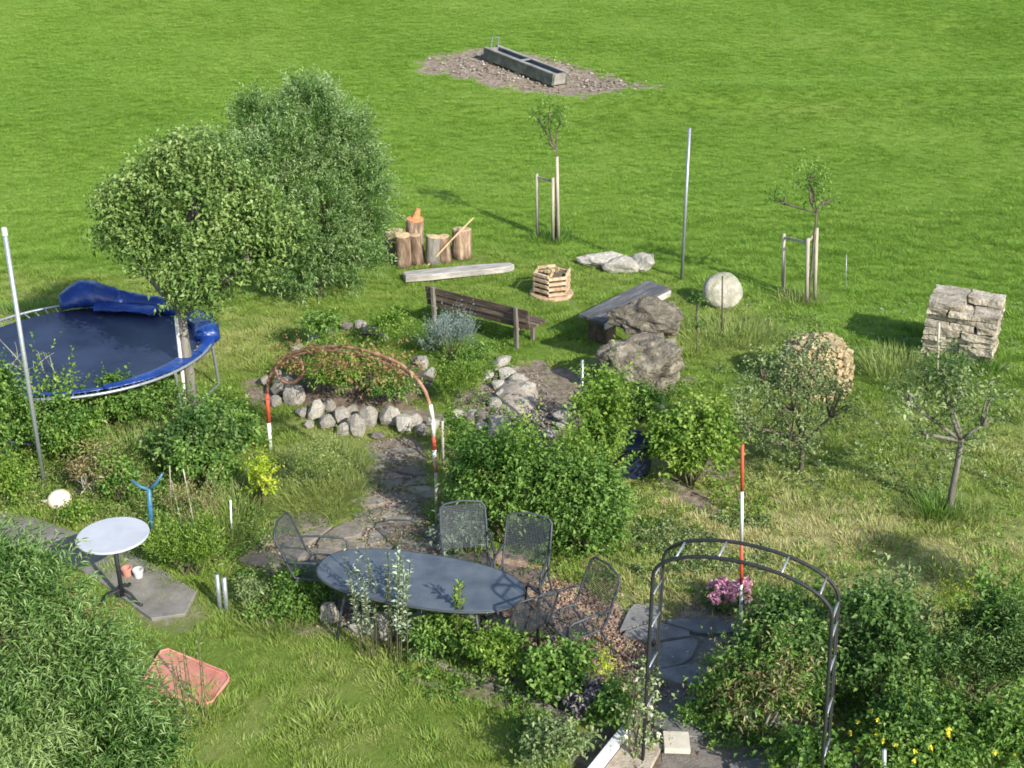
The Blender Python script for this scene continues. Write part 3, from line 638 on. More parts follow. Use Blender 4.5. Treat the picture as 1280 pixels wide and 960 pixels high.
scatter_pebbles('edge_gravel', 'gravel spilling along the edge of the front lawn', [gc((415, 770), (500, 800), .25), gc((500, 800), (560, 830), .12), gc((445, 690), (520, 650), .5), gc((470, 560), (510, 640), .5), gc((340, 690), (440, 680), .4)], 3600, .010, .034, L_['pebble'], 4)
# edging kerb between beds and front lawn
ed = [G(*p) for p in [(505, 815), (560, 838), (620, 862), (680, 885), (712, 900)]]
k = thing('lawn_edging', (ed[0].x, ed[0].y, 0), 'weathered stone edging strip between planted bed and front lawn', 'edging')
for i in range(len(ed)-1):
    for j in range(3):
        a = ed[i].lerp(ed[i+1], j/3+.02); b = ed[i].lerp(ed[i+1], (j+1)/3-.02)
        MB().beam(a-ed[0]+Vector((0, 0, .01)), b-ed[0]+Vector((0, 0, .01)), .07, .07).build('edging_stone', M['flag'], k, bevel=.008)

# ------------------------------------------------------------------ big boulders and slabs
lone('boulder', 'large grey brown boulder at the bottom of the pair', (801, 486), (.62, .46, .50), 61, 'stone_dark', 5, .40, .12, .2, group=None, cat='boulder')
b2 = lone('boulder', 'flatter rough boulder lying on top of the large one', (804, 470), (.58, .36, .30), 64, 'stone_dark', 5, .42, .0, .25, cat='boulder', z=.62)
b2.location.y += .25
lone('boulder', 'small boulder in shade to the left of the big pair', (765, 468), (.26, .22, .24), 63, 'stone_dark', 4, .5, .1, .9, cat='boulder')
lone('boulder', 'small moss-grown boulder right behind the upper boulder', (838, 418), (.22, .2, .34), 68, 'stone_dark', 4, .5, .1, .9, cat='boulder')
for i, (px, py, s, sd_, lb) in enumerate([(752, 333, (.44, .28, .17), 71, 'left one of the flat pale stones in the far grass'), (778, 338, (.40, .26, .19), 72, 'middle one of the flat pale stones in the far grass'), (804, 337, (.28, .25, .20), 73, 'right one of the flat pale stones in the far grass')]):
    lone('flat_stone', lb, (px, py), s, sd_, 'stone_pale', 3, .3, .3, .1*i, cat='stone')
# round stone disc, leaning
g = G(903, 386); ds = MB(); pr = [(.30, -.13), (.35, -.11), (.375, -.04), (.37, .05), (.345, .11), (.30, .135), (.15, .15), (.02, .155)]
ds.lathe(pr, 36, wob=.03, seed=3); o = ds.build('millstone', M['stone_round'], smooth=True, loc=(g.x, g.y+.12, .35)); o.rotation_euler = (math.radians(62), 0, math.radians(8))
tag(o, 'round pale millstone leaning upright in the grass', 'millstone')
# planks lying as a bench beside the boulders
a = P(738, 399, .55); b = P(822, 357, .55); ax = (b-a); L = ax.length; an = math.atan2(ax.y, ax.x); c = (a+b)/2
pb = thing('plank_bench', (c.x, c.y, 0), 'dark blue grey plank bench slanting beside the boulders', 'bench', rz=an)
for j, w in enumerate((-.18, -.0, .18)):
    MB().box((0.02*j, w, .54+.006*j), (L*1.02, .165, .055)).build('plank', M['dark_wood'], pb, bevel=.006)
MB().box((0, -.29, .47), (L*.98, .035, .11)).build('edge_board', M['grey_wood'], pb, bevel=.005)
for s in (-1, 1): MB().box((s*L*.33, 0, .25), (.28, .42, .5)).build('support', M['brown_wood'], pb, bevel=.02)
# stack of stone slabs
g1 = G(1149, 448); g2 = G(1238, 463); an = math.atan2(g2.y-g1.y, g2.x-g1.x); wd = (g2-g1).length; rnd = random.Random(4)
layers = ['bottom', 'second', 'third', 'fourth', 'fifth', 'sixth', 'seventh', 'topmost']
def slab_mesh(dx, dy, dz, seed):
    b = MB(); r = random.Random(seed); n = 5
    import bmesh
    bm = bmesh.new(); bmesh.ops.create_cube(bm, size=1); bmesh.ops.subdivide_edges(bm, edges=bm.edges[:], cuts=3, use_grid_fill=True)
    for v in bm.verts:
        v.co = Vector((v.co.x*dx, v.co.y*dy, v.co.z*dz)); q = v.co; o = seed*3.3
        v.co += Vector((mn.noise((q.x*6+o, q.y*6, q.z*9)), mn.noise((q.x*6, q.y*6+o, q.z*9)), .5*mn.noise((q.x*6, q.y*6, q.z*9+o))))*.042
    me = bpy.data.meshes.new('stone_slab'); bm.to_mesh(me); bm.free(); me.materials.append(M['stone_slab']); return me
pal = thing('pallet', (g1.x, g1.y, 0), 'dark timber pallet under the stack of stone slabs', 'pallet', rz=an)
for j in range(4): MB().box((wd/2, .08+j*.26, .10), (wd*.98, .10, .03)).build('board', M['brown_wood'], pal)
for j in range(3): MB().box((.1+j*(wd-.2)/2, .47, .042), (.1, .85, .08)).build('runner', M['brown_wood'], pal)
z = .125; ca, sa = math.cos(an), math.sin(an)
for li, nm in enumerate(layers):
    h = (.12, .14, .10, .13, .12, .10, .11, .12)[li]; n = (3, 2, 3, 2, 3, 2, 3, 2)[li]
    cuts = sorted([0]+[(i+rnd.uniform(-.2, .2))/n for i in range(1, n)]+[1])
    for r_ in range(2):
        for i in range(n):
            if li == 7 and (i, r_) == (1, 0): continue
            
            dx = (cuts[i+1]-cuts[i])*wd-.02; x = (cuts[i]+cuts[i+1])/2*wd; y = .24+.47*r_+rnd.uniform(-.05, .05); hh = h-.014
            o = put(slab_mesh(dx, .45, hh, li*10+i+r_*5), 'stone_slab'); o.location = (g1.x+x*ca-y*sa, g1.y+x*sa+y*ca, z+h/2); o.rotation_euler = (rnd.uniform(-.02, .02), rnd.uniform(-.03, .03), an+rnd.uniform(-.05, .05))
            pos = {3: ('left', 'middle', 'right'), 2: ('left', 'right')}[n][i]
            tag(o, '%s stone slab in the %s row of the %s layer of the tall stack' % (pos, ('front', 'rear')[r_], nm), 'stone slab', 'stone slabs piled on the pallet')
    z += h
# ------------------------------------------------------------------ log stumps, grey plank, chopped wood
def log(px, py, r, h, label, sd_, mat='log_side', tilt=(0, 0), end='log_end'):
    g = G(px, py); t = thing('log', (g.x, g.y, g.z), label, 'log', 'upright logs behind the grey plank'); t.rotation_euler = (.05*math.sin(sd_*2.3), .07*math.cos(sd_*3.1), sd_)
    MB().lathe([(r*1.08, 0), (r*1.0, h*.25), (r*.97, h*.6), (r*.98, h*.96), (r*.95, h-.012)], 18, wob=.05, seed=sd_).build('bark', M[mat], t, smooth=True)
    MB().lathe([(r*.93, h-.03), (r*.93, h+.004), (r*.3, h+.008)], 18, wob=.05, seed=sd_).build('sawn_end', M[end], t)
log(505, 334, .17, .72, 'leftmost brownish log stump standing behind the grey plank', 1)
log(522, 332, .13, .66, 'second upright log from the left, dark and narrow', 2)
log(540, 331, .15, .62, 'grey barked log in the middle of the row', 3, 'bark_pale')
log(556, 328, .14, .58, 'reddish log just right of the grey barked one', 4)
log(577, 322, .21, .62, 'thick log with a pale top at the right end of the row', 5)
log(518, 318, .20, .80, 'tall log at the rear with an orange cut top', 6, end='log_orange')
log(496, 322, .20, .60, 'log at the rear left half hidden by the willow', 7)
g = G(519, 318)
o = MB().tube([(0, 0, 0), (.05, .02, .12), (.10, .02, .28)], [.09, .08, .05], 8).build('split_log', M['log_orange'], loc=(g.x, g.y, .82)); tag(o, 'orange split log piece lying on the tall rear log', 'log')
a = G(533, 334); b = V(592, 272, a.y+.25); o = MB().tube([(0, 0, 0), (b-a)*.5+Vector((0, 0, .02)), b-a], [.02, .018, .016], 8).build('wooden_pole', M['log_end'], loc=a); tag(o, 'long pale wooden pole leaning across the log stumps', 'pole')
a = P(505, 343, .24); b = P(642, 330, .24); ax = b-a; an = math.atan2(ax.y, ax.x); c = (a+b)/2; L = ax.length
t = thing('log_bench', (c.x, c.y, 0), 'weathered grey plank bench in front of the log stumps', 'bench', rz=an)
sl_ = MB(); n = 10
for i in range(n):                                    # a live edged half log
    pass
prof = [(-L/2, -.16), (-L*.3, -.19), (0, -.17), (L*.25, -.18), (L*.44, -.15), (L/2, -.04), (L/2-.03, .10), (L*.2, .16), (-.1, .18), (-L*.4, .17), (-L/2, .14)]
sl_.prism(prof, .13, .25, .015).build('seat', M['grey_wood'], t)
for s in (-1, 1): MB().box((s*L*.36, 0, .065), (.16, .26, .13)).build('support', M['brown_wood'], t, bevel=.02)
# ------------------------------------------------------------------ wooden bench seen from behind
a = G(546, 408); b = G(648, 436); ax = b-a; an = math.atan2(ax.y, ax.x); c = (a+b)/2; L = ax.length
t = thing('park_bench', (c.x, c.y, 0), 'dark brown slatted bench with its back to the garden', 'bench', rz=an)
for j, zz in enumerate((.48, .61, .74)):
    MB().box((0.02, .0+.025*-j, zz), (L*1.24, .03, .105)).build('back_slat', M['brown_wood'], t, bevel=.004)
for j in range(4): MB().box((0.04, .12+.12*j, .44), (L*1.22, .10, .035)).build('seat_slat', M['brown_wood'], t, bevel=.004)
for s in (-1, 1):
    f = MB(); f.beam((s*L/2, -.05, 0), (s*L/2, -.085, .82), .06, .07); f.beam((s*L/2, .44, 0), (s*L/2, .44, .42), .06, .07); f.beam((s*L/2, -.05, .40), (s*L/2, .50, .40), .055, .05); f.build('leg', M['bench_post'], t, bevel=.004)
# ------------------------------------------------------------------ crate like fire basket
g = G(690, 376); t = thing('wooden_planter', (g.x, g.y+.33, g.z), 'small slatted wooden planter crate standing on a round base', 'planter', rz=.32)
MB().lathe([(.42, 0), (.43, .02), (.43, .06), (.41, .075)], 28).build('base', M['crate'], t)
for lay in range(4):
    for q in range(6):
        a0 = PI/3*q; a1 = PI/3*(q+1); r = .37; p0 = Vector((r*math.cos(a0), r*math.sin(a0), 0)); p1 = Vector((r*math.cos(a1), r*math.sin(a1), 0))
        zz = .12+lay*.105+(.05 if q % 2 else 0); MB().beam(p0+Vector((0, 0, zz)), p1+Vector((0, 0, zz)), .045, .055).build('slat', M['crate'], t, bevel=.004)
MB().lathe([(.30, .08), (.31, .40), (.2, .44), (.02, .46)], 14, wob=.04).build('soil', M['soil'], t)
for q in range(5):
    rr = random.Random(q); st = MB().beam((rr.uniform(-.2, .2), rr.uniform(-.2, .2), .42), (rr.uniform(-.2, .2), rr.uniform(-.2, .2), .56), .07, .06); st.build('wood_piece', M['split'], t)
# ------------------------------------------------------------------ round pile of split firewood
g = G(1026, 500); t = thing('firewood_pile', (g.x, g.y+.5, g.z), 'round heap of pale split firewood behind the little apple tree', 'firewood pile'); rnd = random.Random(5); b = MB()
for lay in range(11):
    zz = .05+lay*.074; R = .57*(1-(max(0, lay-5)/7.5)**2*.75); n = int(2*PI*R/.105)
    for k_ in range(n):
        a = 2*PI*k_/n+rnd.uniform(-.05, .05); Rr = R+rnd.uniform(-.05, .05); d = Vector((math.cos(a), math.sin(a), rnd.uniform(-.25, .05))).normalized()
        p = Vector((Rr*math.cos(a), Rr*math.sin(a), zz+rnd.uniform(-.02, .02))); ra = rnd.uniform(0, 6)
        up = Vector((rnd.uniform(-.5, .5), rnd.uniform(-.5, .5), 1)); b.beam(p-d*.26, p, rnd.uniform(.06, .10), rnd.uniform(.05, .08), up)
for q in range(70):
    a = rnd.uniform(0, 6.28); R = .42*math.sqrt(rnd.random()); p = Vector((R*math.cos(a), R*math.sin(a), .86-.35*R)); d = Vector((math.cos(a+rnd.uniform(-1, 1)), math.sin(a), -.4)).normalized()
    b.beam(p-d*.12, p+d*.14, .09, .05, (rnd.uniform(-1, 1), 0, 1))
tag(b.build('split_wood', M['split'], t), kind='stuff')
b = MB().lathe([(.42, .0), (.44, .5), (.36, .68), (.1, .82)], 16, wob=.05).build('core', M['split'], t)

# ------------------------------------------------------------------ posts and poles
def pole(base, top, r, mat, name, label, cat='pole', capr=0, n=10, parts=None):
    a = G(*base); b = V(top[0], top[1], a.y); t = thing(name, a, label, cat)
    MB().tube([(0, 0, -.1), b-a], r, n).build('shaft', M[mat], t, smooth=True)
    if capr: MB().lathe([(r*1.3, -.02), (capr, 0), (capr, .05), (r, .08)], 12, c=(b-a)).build('cap', M['white'], t)
    return t, b-a
pole((55, 606), (6, 292), .030, 'galv', 'metal_pole', 'tall galvanised pole leaning at the left edge by the trampoline', capr=.036)
pole((852, 350), (862, 160), .032, 'galv', 'metal_pole', 'tall pale metal pole standing alone at the meadow edge', capr=.0)
pole((727, 560), (728, 450), .022, 'galv', 'metal_pole', 'short grey metal pole rising from the central bushes')
pole((903, 416), (903, 345), .014, 'bark', 'garden_stake', 'thin dark stake in front of the round millstone', 'stake')
pole((1172, 470), (1174, 403), .02, 'stake', 'garden_stake', 'thin weathered stake in front of the slab stack', 'stake')
pole((1058, 365), (1058, 318), .008, 'galv', 'garden_stake', 'faint thin wire post in the grass right of the far sapling', 'stake')
for i, (bs, tp, lb) in enumerate([((214, 640), (212, 582), 'left bamboo cane in the weedy bed'), ((228, 655), (214, 600), 'middle bamboo cane in the weedy bed, leaning left'), ((246, 670), (229, 586), 'right bamboo cane in the weedy bed, leaning left')]):
    pole(bs, tp, .008, 'stake', 'bamboo_cane', lb, 'cane', n=6)
pole((289, 668), (288, 625), .012, 'rod_white', 'garden_stake', 'tiny white stake with red tip among the front herbs', 'stake')
pole((554, 585), (553, 525), .02, 'stake', 'garden_stake', 'wooden stake just right of the striped arch post', 'stake')
for i, (bs, tp, lb) in enumerate([((275, 762), (271, 718), 'left one of two short silver posts at the lawn corner'), ((283, 763), (280, 722), 'right one of two short silver posts at the lawn corner')]):
    pole(bs, tp, .026, 'galv', 'short_post', lb, 'post')
pole((1107, 1000), (1105, 937), .022, 'galv', 'short_post', 'grey post tip among the yellow flowering shrub', 'post')
# ranging rod, red and white
a = G(926, 794); b = V(928, 556, a.y); t = thing('ranging_rod', a, 'red and white banded surveying rod standing upright', 'rod'); d = b-a; Z = d.z
for (y0, y1, m) in ((794, 730, 'rod_white'), (730, 676, 'red'), (676, 614, 'rod_white'), (614, 556, 'red')):
    z0 = V(928, y0, a.y).z; z1 = V(928, y1, a.y).z
    MB().tube([d*(z0/Z), d*(z1/Z)], .0185 if m == 'red' else .018, 10).build('band', M[m], t, smooth=True)
# blue forked pole
a = G(190, 668); T = V(186, 610, a.y); t = thing('forked_stand', a, 'blue metal stand with two curved upturned arms', 'stand'); d = T-a
MB().tube([(0, 0, 0), d], .03, 10).build('post', M['blue_metal'], t, smooth=True)
for s, e in ((-1, (164, 600)), (1, (203, 592))):
    E_ = V(e[0], e[1], a.y)-a; MB().tube([d+Vector((0, 0, -.02)), d.lerp(E_, .5)+Vector((0, 0, -.04)), E_], [.024, .022, .016], 8).build('arm', M['blue_metal'], t, smooth=True)
# cream goose figure
g = G(72, 638); t = thing('garden_figure', (g.x, g.y+.12, g.z), 'cream white rounded garden ornament with a pointed end', 'ornament')
MB().lathe([(.12, 0), (.155, .05), (.16, .10), (.135, .17), (.08, .215), (.02, .23)], 20, wob=.03).build('body', M['cream'], t, smooth=True)
MB().tube([(-.10, -.02, .09), (-.18, -.03, .085), (-.24, -.03, .10)], [.05, .025, .01], 8).build('point', M['cream'], t, smooth=True)
# ------------------------------------------------------------------ trampoline
zt = .78; c = P(101, 432, zt); R = 2.06
t = thing('trampoline', (c.x, c.y, 0), 'large round trampoline with dark mat and bunched blue safety pad', 'trampoline')
def circ(r, z, n=64, a0=0, a1=2*PI): return [(r*math.cos(a0+(a1-a0)*i/n), r*math.sin(a0+(a1-a0)*i/n), z) for i in range(n+1)]
MB().tube(circ(R, zt), .024, 8, cap=False).build('rim', M['galv'], t, smooth=True)
mb = MB(); n = 64; rings = [R*.9*q for q in (0.02, .25, .5, .75, .92, 1)]; vs = []
for i, r in enumerate(rings):
    for k_ in range(n): vs.append((r*math.cos(2*PI*k_/n), r*math.sin(2*PI*k_/n), zt-.03-.05*(1-(r/R/.9)**2)))
fs = [tuple(range(n))]
for i in range(len(rings)-1):
    for k_ in range(n): fs.append((i*n+k_, (i+1)*n+k_, (i+1)*n+(k_+1) % n, i*n+(k_+1) % n))
mb.add(vs, fs); mb.build('jumping_mat', M['tramp_mat'], t, smooth=True)
sp = MB()
for k_ in range(72):
    a = 2*PI*k_/72; sp.tube([(R*.895*math.cos(a), R*.895*math.sin(a), zt-.02), (R*.985*math.cos(a), R*.985*math.sin(a), zt)], .013, 5)
for k_ in range(72):
    a = 2*PI*k_/72; o = put(MB().tube([(R*.895*math.cos(a), R*.895*math.sin(a), zt-.02), (R*.985*math.cos(a), R*.985*math.sin(a), zt)], .015, 5).mesh('spring', M['galv']), 'spring', t)
for k_ in range(4):
    a = PI/4+.55+PI/2*k_; l = MB(); p = [(R*math.cos(a-.3), R*math.sin(a-.3)), (R*math.cos(a+.3), R*math.sin(a+.3))]
    l.tube([(p[0][0], p[0][1], zt), (p[0][0]*1.02, p[0][1]*1.02, .04), (p[1][0]*1.02, p[1][1]*1.02, .04), (p[1][0], p[1][1], zt)], .025, 8); l.build('leg', M['galv'], t)
# pad: a heaped roll along the far rim, flat strips at the near right
def pad(a0, a1, prof, seed, name='safety_pad', n=46, m=14, Rr=None):
    Rr = Rr or R; vs = []; fs = []
    for i in range(n+1):
        u = i/n; a = a0+(a1-a0)*u; w, h, zc, ro = prof(u); 
        for k_ in range(m):
            f = 2*PI*k_/m; cx = math.cos(f); cz = math.sin(f)
            w_ = w*(1+.22*mn.noise((u*7+seed, cx*1.2, cz*1.2))+.1*mn.noise((u*22+seed, cx*2.2, cz*2.2))); h_ = h*(1+.42*mn.noise((u*6+9, cx*1.5+seed, cz*1.5))+.18*mn.noise((u*20+9, cx*2, cz*2+seed)))
            r = Rr-ro+w_*cx*.5; vs.append((r*math.cos(a), r*math.sin(a), zc+h_*cz*.5))
    for i in range(n):
        for k_ in range(m): fs.append((i*m+k_, (i+1)*m+k_, (i+1)*m+(k_+1) % m, i*m+(k_+1) % m))
    fs.append(tuple(range(m))); fs.append(tuple(n*m+k_ for k_ in range(m-1, -1, -1)))
    b = MB(); b.add(vs, fs); return b.build(name, M['blue_vinyl'], t, smooth=True)
pad(math.radians(118), math.radians(50), lambda u: (.30+.22*math.sin(PI*min(1, u*1.6+.15)), .14+.26*math.exp(-((u-.2)/.2)**2)+.12*math.sin(PI*u), zt+.05+.13*math.exp(-((u-.2)/.2)**2), .14), 2)
pad(math.radians(62), math.radians(8), lambda u: (.42, .26+.08*math.sin(9*u), zt+.05, .10), 5)
pad(math.radians(20), math.radians(-14), lambda u: (.30*(1-.5*u), .12, zt+.02-.05*u, .08), 9, n=20)
pad(math.radians(-10), math.radians(-62), lambda u: (.34*(1-.5*u), .05, zt+.03, .16), 12, n=30)
pad(math.radians(-62), math.radians(-112), lambda u: (.10, .03, zt+.015, .16), 13, n=30)
pad(math.radians(100), math.radians(60), lambda u: (.36, .12, zt+.05, .42), 15, n=24)
# ------------------------------------------------------------------ trough on the meadow
a = G(699, 107); b = G(613, 73); ax = b-a; L = (b-a).length; an = math.atan2(ax.y, ax.x); tilt = math.atan2(ax.z, math.hypot(ax.x, ax.y))
t = thing('water_trough', a, 'long concrete cattle trough on the trodden patch of the meadow', 'trough'); t.rotation_euler = (0, -tilt, an)
w, h = .66, .34
s = MB(); s.box((L/2, w/2-.05, h/2+.03), (L, .1, h)); s.box((L/2, -w/2+.05, h/2+.03), (L, .1, h)); s.build('side_wall', M['shaded'], t, bevel=.01)  # long walls coloured dark to stand in for their shaded side
for sy in (-1, 1): MB().box((L/2, sy*(w/2-.06), h+.05), (L+.04, .13, .045)).build('rim', M['concrete'], t, bevel=.01)
for x_ in (.05, L-.05): MB().box((x_, 0, h/2+.034), (.112, w-.19, h-.01)).build('end_wall', M['concrete'], t, bevel=.01)
MB().box((L/2, 0, h*.78), (L-.22, w-.2, .02)).build('water', M['water_blue'], t)
for x_ in (.35, L-.35, L/2): MB().box((x_, 0, -.02), (.25, w*.9, .1)).build('foot', M['stone_dark'], t)
MB().box((L*.5, -.0, h+.045), (.08, w, .03)).build('crossbar', M['galv'], t)
v = MB(); v.tube([(L-.1, -.2, h), (L-.1, -.2, h+.35), (L-.1, .1, h+.38), (L-.1, .1, h+.1)], .03, 8); v.build('filler_pipe', M['galv'], t)

# ------------------------------------------------------------------ white bistro table
c = P(141, 668, .91); t = thing('bistro_table', (c.x, c.y, .035), 'round white table on a thin dark pedestal at the path', 'table')
zt_ = .91-.035; MB().lathe([(.385, zt_-.03), (.40, zt_-.022), (.40, zt_-.006), (.392, zt_)], 56).build('tabletop', M['white_top'], t, smooth=False)
MB().tube([(0, 0, .05), (0, 0, zt_-.03)], .026, 12).build('pedestal', M['iron'], t, smooth=True)
for k_ in range(3):
    a = 2*PI*k_/3-.5; MB().tube([(0, 0, .14), (.13*math.cos(a), .13*math.sin(a), .12), (.25*math.cos(a), .25*math.sin(a), .02), (.30*math.cos(a), .30*math.sin(a), .015)], [.02, .018, .016, .02], 8).build('foot', M['iron'], t, smooth=True)
# a small heap of plant pots behind the pedestal
for (px, py, m, lb) in ((160, 722, 'salmon', 'small terracotta pink pot behind the table leg'), (174, 724, 'white', 'small white pot behind the table leg')):
    g = G(px, py); o = MB().lathe([(.045, 0), (.06, .09), (.066, .09), (.066, .11), (.05, .11), (.045, .06)], 16).build('plant_pot', M[m], loc=(g.x, g.y, .036)); tag(o, lb, 'pot')
# ------------------------------------------------------------------ oval dining table
a = P(401, 703, .73); b = P(653, 745, .73); ax = b-a; L = ax.length; an = math.atan2(ax.y, ax.x); c = (a+b)/2
t = thing('dining_table', (c.x, c.y, 0), 'large oval blue grey metal garden table on the terrace', 'table', rz=an)
TA = L/2; TB = .50; tb = MB(); n = 72; vs = []
sup = lambda k_: (TA*math.copysign(abs(math.cos(2*PI*k_/n))**.82, math.cos(2*PI*k_/n)), TB*math.copysign(abs(math.sin(2*PI*k_/n))**.82, math.sin(2*PI*k_/n)))
tb.prism([sup(k_) for k_ in range(n)], .705, .732, .006).build('tabletop', M['table_metal'], t)
MB().tube([(sup(k_)[0]*1.002, sup(k_)[1]*1.004, .716) for k_ in range(n+1)], .016, 6, cap=False).build('rim', M['mesh_metal'], t, smooth=True)
for sx in (-1, 1):
    for sy in (-1, 1): MB().tube([(sx*TA*.62, sy*TB*.55, .70), (sx*TA*.68, sy*TB*.7, .36), (sx*TA*.72, sy*TB*.78, .0)], .018, 8).build('leg', M['mesh_metal'], t, smooth=True)
MB().beam((-TA*.66, 0, .66), (TA*.66, 0, .66), .03, .03).build('stretcher', M['mesh_metal'], t)
# ------------------------------------------------------------------ steel mesh chairs
def grid_panel(mb, o, u, v, nu, nv, wr, bow=0.0, nrmv=None):
    nn = u.cross(v).normalized() if nrmv is None else nrmv
    for i in range(1, nu):
        q = i/nu; prev = None
        for j in range(5):
            s_ = j/4; p = o+u*q+v*s_+nn*bow*4*q*(1-q)
            if prev is not None: mb.add([prev-u.normalized()*wr, prev+u.normalized()*wr, p+u.normalized()*wr, p-u.normalized()*wr], [(0, 1, 2, 3)])
            prev = p
    for j in range(1, nv):
        q = j/nv; prev = None
        for i in range(7):
            s_ = i/6; p = o+u*s_+v*q+nn*(bow*4*s_*(1-s_)+.001)
            if prev is not None: mb.add([prev-v.normalized()*wr, prev+v.normalized()*wr, p+v.normalized()*wr, p-v.normalized()*wr], [(0, 1, 2, 3)])
            prev = p
def make_chair(label):
    """faces local +y; base at its centre"""
    t = thing('garden_chair', (0, 0, 0), label, 'chair', 'steel mesh chairs around the oval table'); m = M['mesh_metal']; w = .27
    b = MB(); grid_panel(b, Vector((-w, -.22, .42)), Vector((2*w, 0, 0)), Vector((0, .45, .02)), 30, 24, .0030, -.012); b.build('seat', m, t)
    b = MB(); grid_panel(b, Vector((-w, -.24, .47)), Vector((2*w, 0, 0)), Vector((0, -.17, .50)), 30, 26, .0030, .03); b.build('backrest', m, t)
    fr = MB(); pts = [(-w, .24, .44), (-w, 0, .425), (-w, -.20, .43), (-w, -.25, .52), (-w, -.33, .75), (-w*.98, -.405, .93), (-w*.8, -.42, .985), (0, -.43-.02, 1.0), (w*.8, -.42, .985), (w*.98, -.405, .93), (w, -.33, .75), (w, -.25, .52), (w, -.20, .43), (w, 0, .425), (w, .24, .44)]
    fr.tube(pts, .013, 8); fr.tube([(-w, .24, .44), (w, .24, .44)], .012, 8); fr.build('frame', m, t, smooth=True)
    for s in (-1, 1):
        MB().tube([(s*w*1.02, .26, 0), (s*w*1.04, .27, .35), (s*w*1.06, .26, .62), (s*w*1.08, .20, .655), (s*w*1.08, 0, .66), (s*w*1.06, -.24, .645), (s*w*1.0, -.30, .64)], .014, 8).build('armrest', m, t, smooth=True)
        MB().tube([(s*w*.98, -.16, .43), (s*w*1.02, -.30, .2), (s*w*1.05, -.38, 0)], .013, 8).build('leg', m, t, smooth=True)
    return t
def chair_at(root, x, y, rz): root.location = (x, y, .02); root.rotation_euler = (0, 0, rz)
def copy_tree(o, label=None, parent=None):
    c = o.copy(); COL.objects.link(c); c.parent = parent
    if label: c['label'] = label
    for ch in [q for q in bpy.data.objects if q.parent == o]: copy_tree(ch, None, c)
    return c
ch0 = make_chair('steel mesh chair behind the table, its back before the tall bush')
cl = [((578, 636), PI+.15, None), ((662, 652), PI-.25, 'steel mesh chair behind the right part of the table, by the bush'),
      ((352, 660), -PI/2-.15, 'steel mesh chair at the left end of the oval table'), ((757, 716), PI/2+.55, 'steel mesh chair turned sideways, rightmost of the set'),
      ((672, 752), .55, 'steel mesh chair at the near right corner of the table')]
for i, ((px, py), rz, lb) in enumerate(cl):
    q = P(px, py, .93); o = ch0 if i == 0 else copy_tree(ch0, lb)
    off = Vector((0, -.41)); off.rotate(Matrix.Rotation(rz, 2)); chair_at(o, q.x-off.x, q.y-off.y, rz)

# ------------------------------------------------------------------ striped rods with a rusty vine hoop
A = G(338, 563); B = G(546, 656)
def onpl(px, py):                                   # point on the upright plane through both feet
    d = Vector(ray(px, py)); n_ = Vector((B.y-A.y, -(B.x-A.x), 0)).normalized(); o_ = Vector((0, 0, CAMH)); tt = (A-o_).dot(n_)/d.dot(n_); return o_+d*tt
t = thing('vine_arch', A, 'rustic arch of red and white rods with a bent vine hoop', 'arch')
def seg(name, pl, r, m): MB().tube([onpl(*p)-A for p in pl], r, 8).build(name, M[m], t, smooth=True)
seg('band', [(338, 563), (336, 528)], .030, 'rod_white'); seg('band', [(336, 528), (334, 492)], .031, 'red')
seg('hoop', [(334, 494), (335, 478), (341, 462), (352, 450), (366, 441), (384, 436), (410, 433), (436, 434), (460, 439), (484, 447), (502, 456), (514, 466), (524, 477), (532, 490), (538, 508)], .023, 'rust')
seg('hoop', [(338, 478), (348, 458), (362, 447), (380, 441), (408, 438), (440, 441), (470, 448), (500, 462), (512, 470)], .018, 'rust')
seg('band', [(538, 506), (541, 524)], .026, 'rod_white'); seg('band', [(541, 524), (542, 545)], .027, 'rod_white'); seg('band', [(542, 545), (543, 562)], .027, 'red'); seg('band', [(543, 562), (543, 576)], .026, 'rod_white'); seg('band', [(543, 576), (545, 590)], .026, 'rust'); seg('band', [(545, 590), (546, 656)], .022, 'stake')
r_ = random.Random(2)
cr = G(352, 478)
lp = [onpl(362+17*math.cos(a_*2*PI/20)+r_.uniform(-1, 1), 462+17*math.sin(a_*2*PI/20))-A for a_ in range(21)]
MB().tube(lp, .025, 6, cap=False).build('vine_loop', M['rust'], t, smooth=True)
rng = np.random.default_rng(77); st = []
for q in range(230):
    u = rng.uniform(0, 1); px = 352+u*160; py = 441-7*math.sin(PI*u)+18*u**2+rng.uniform(-5, 26); p = onpl(px, py)-A; st.append((p.x+rng.normal(0, .12), p.y+rng.normal(0, .15), p.z))
st = np.array(st); dr = nrm(rng.normal(0, 1, (len(st), 3))+np.array([0, -.2, .4]))
put(tri_mesh('vine_leaves', *sprigs(rng, st, dr, .18, 6, .06, .035, .7, .1, base_tint=rng.uniform(.1, .9, len(st))), L_['ochre']), 'vine_leaves', t)

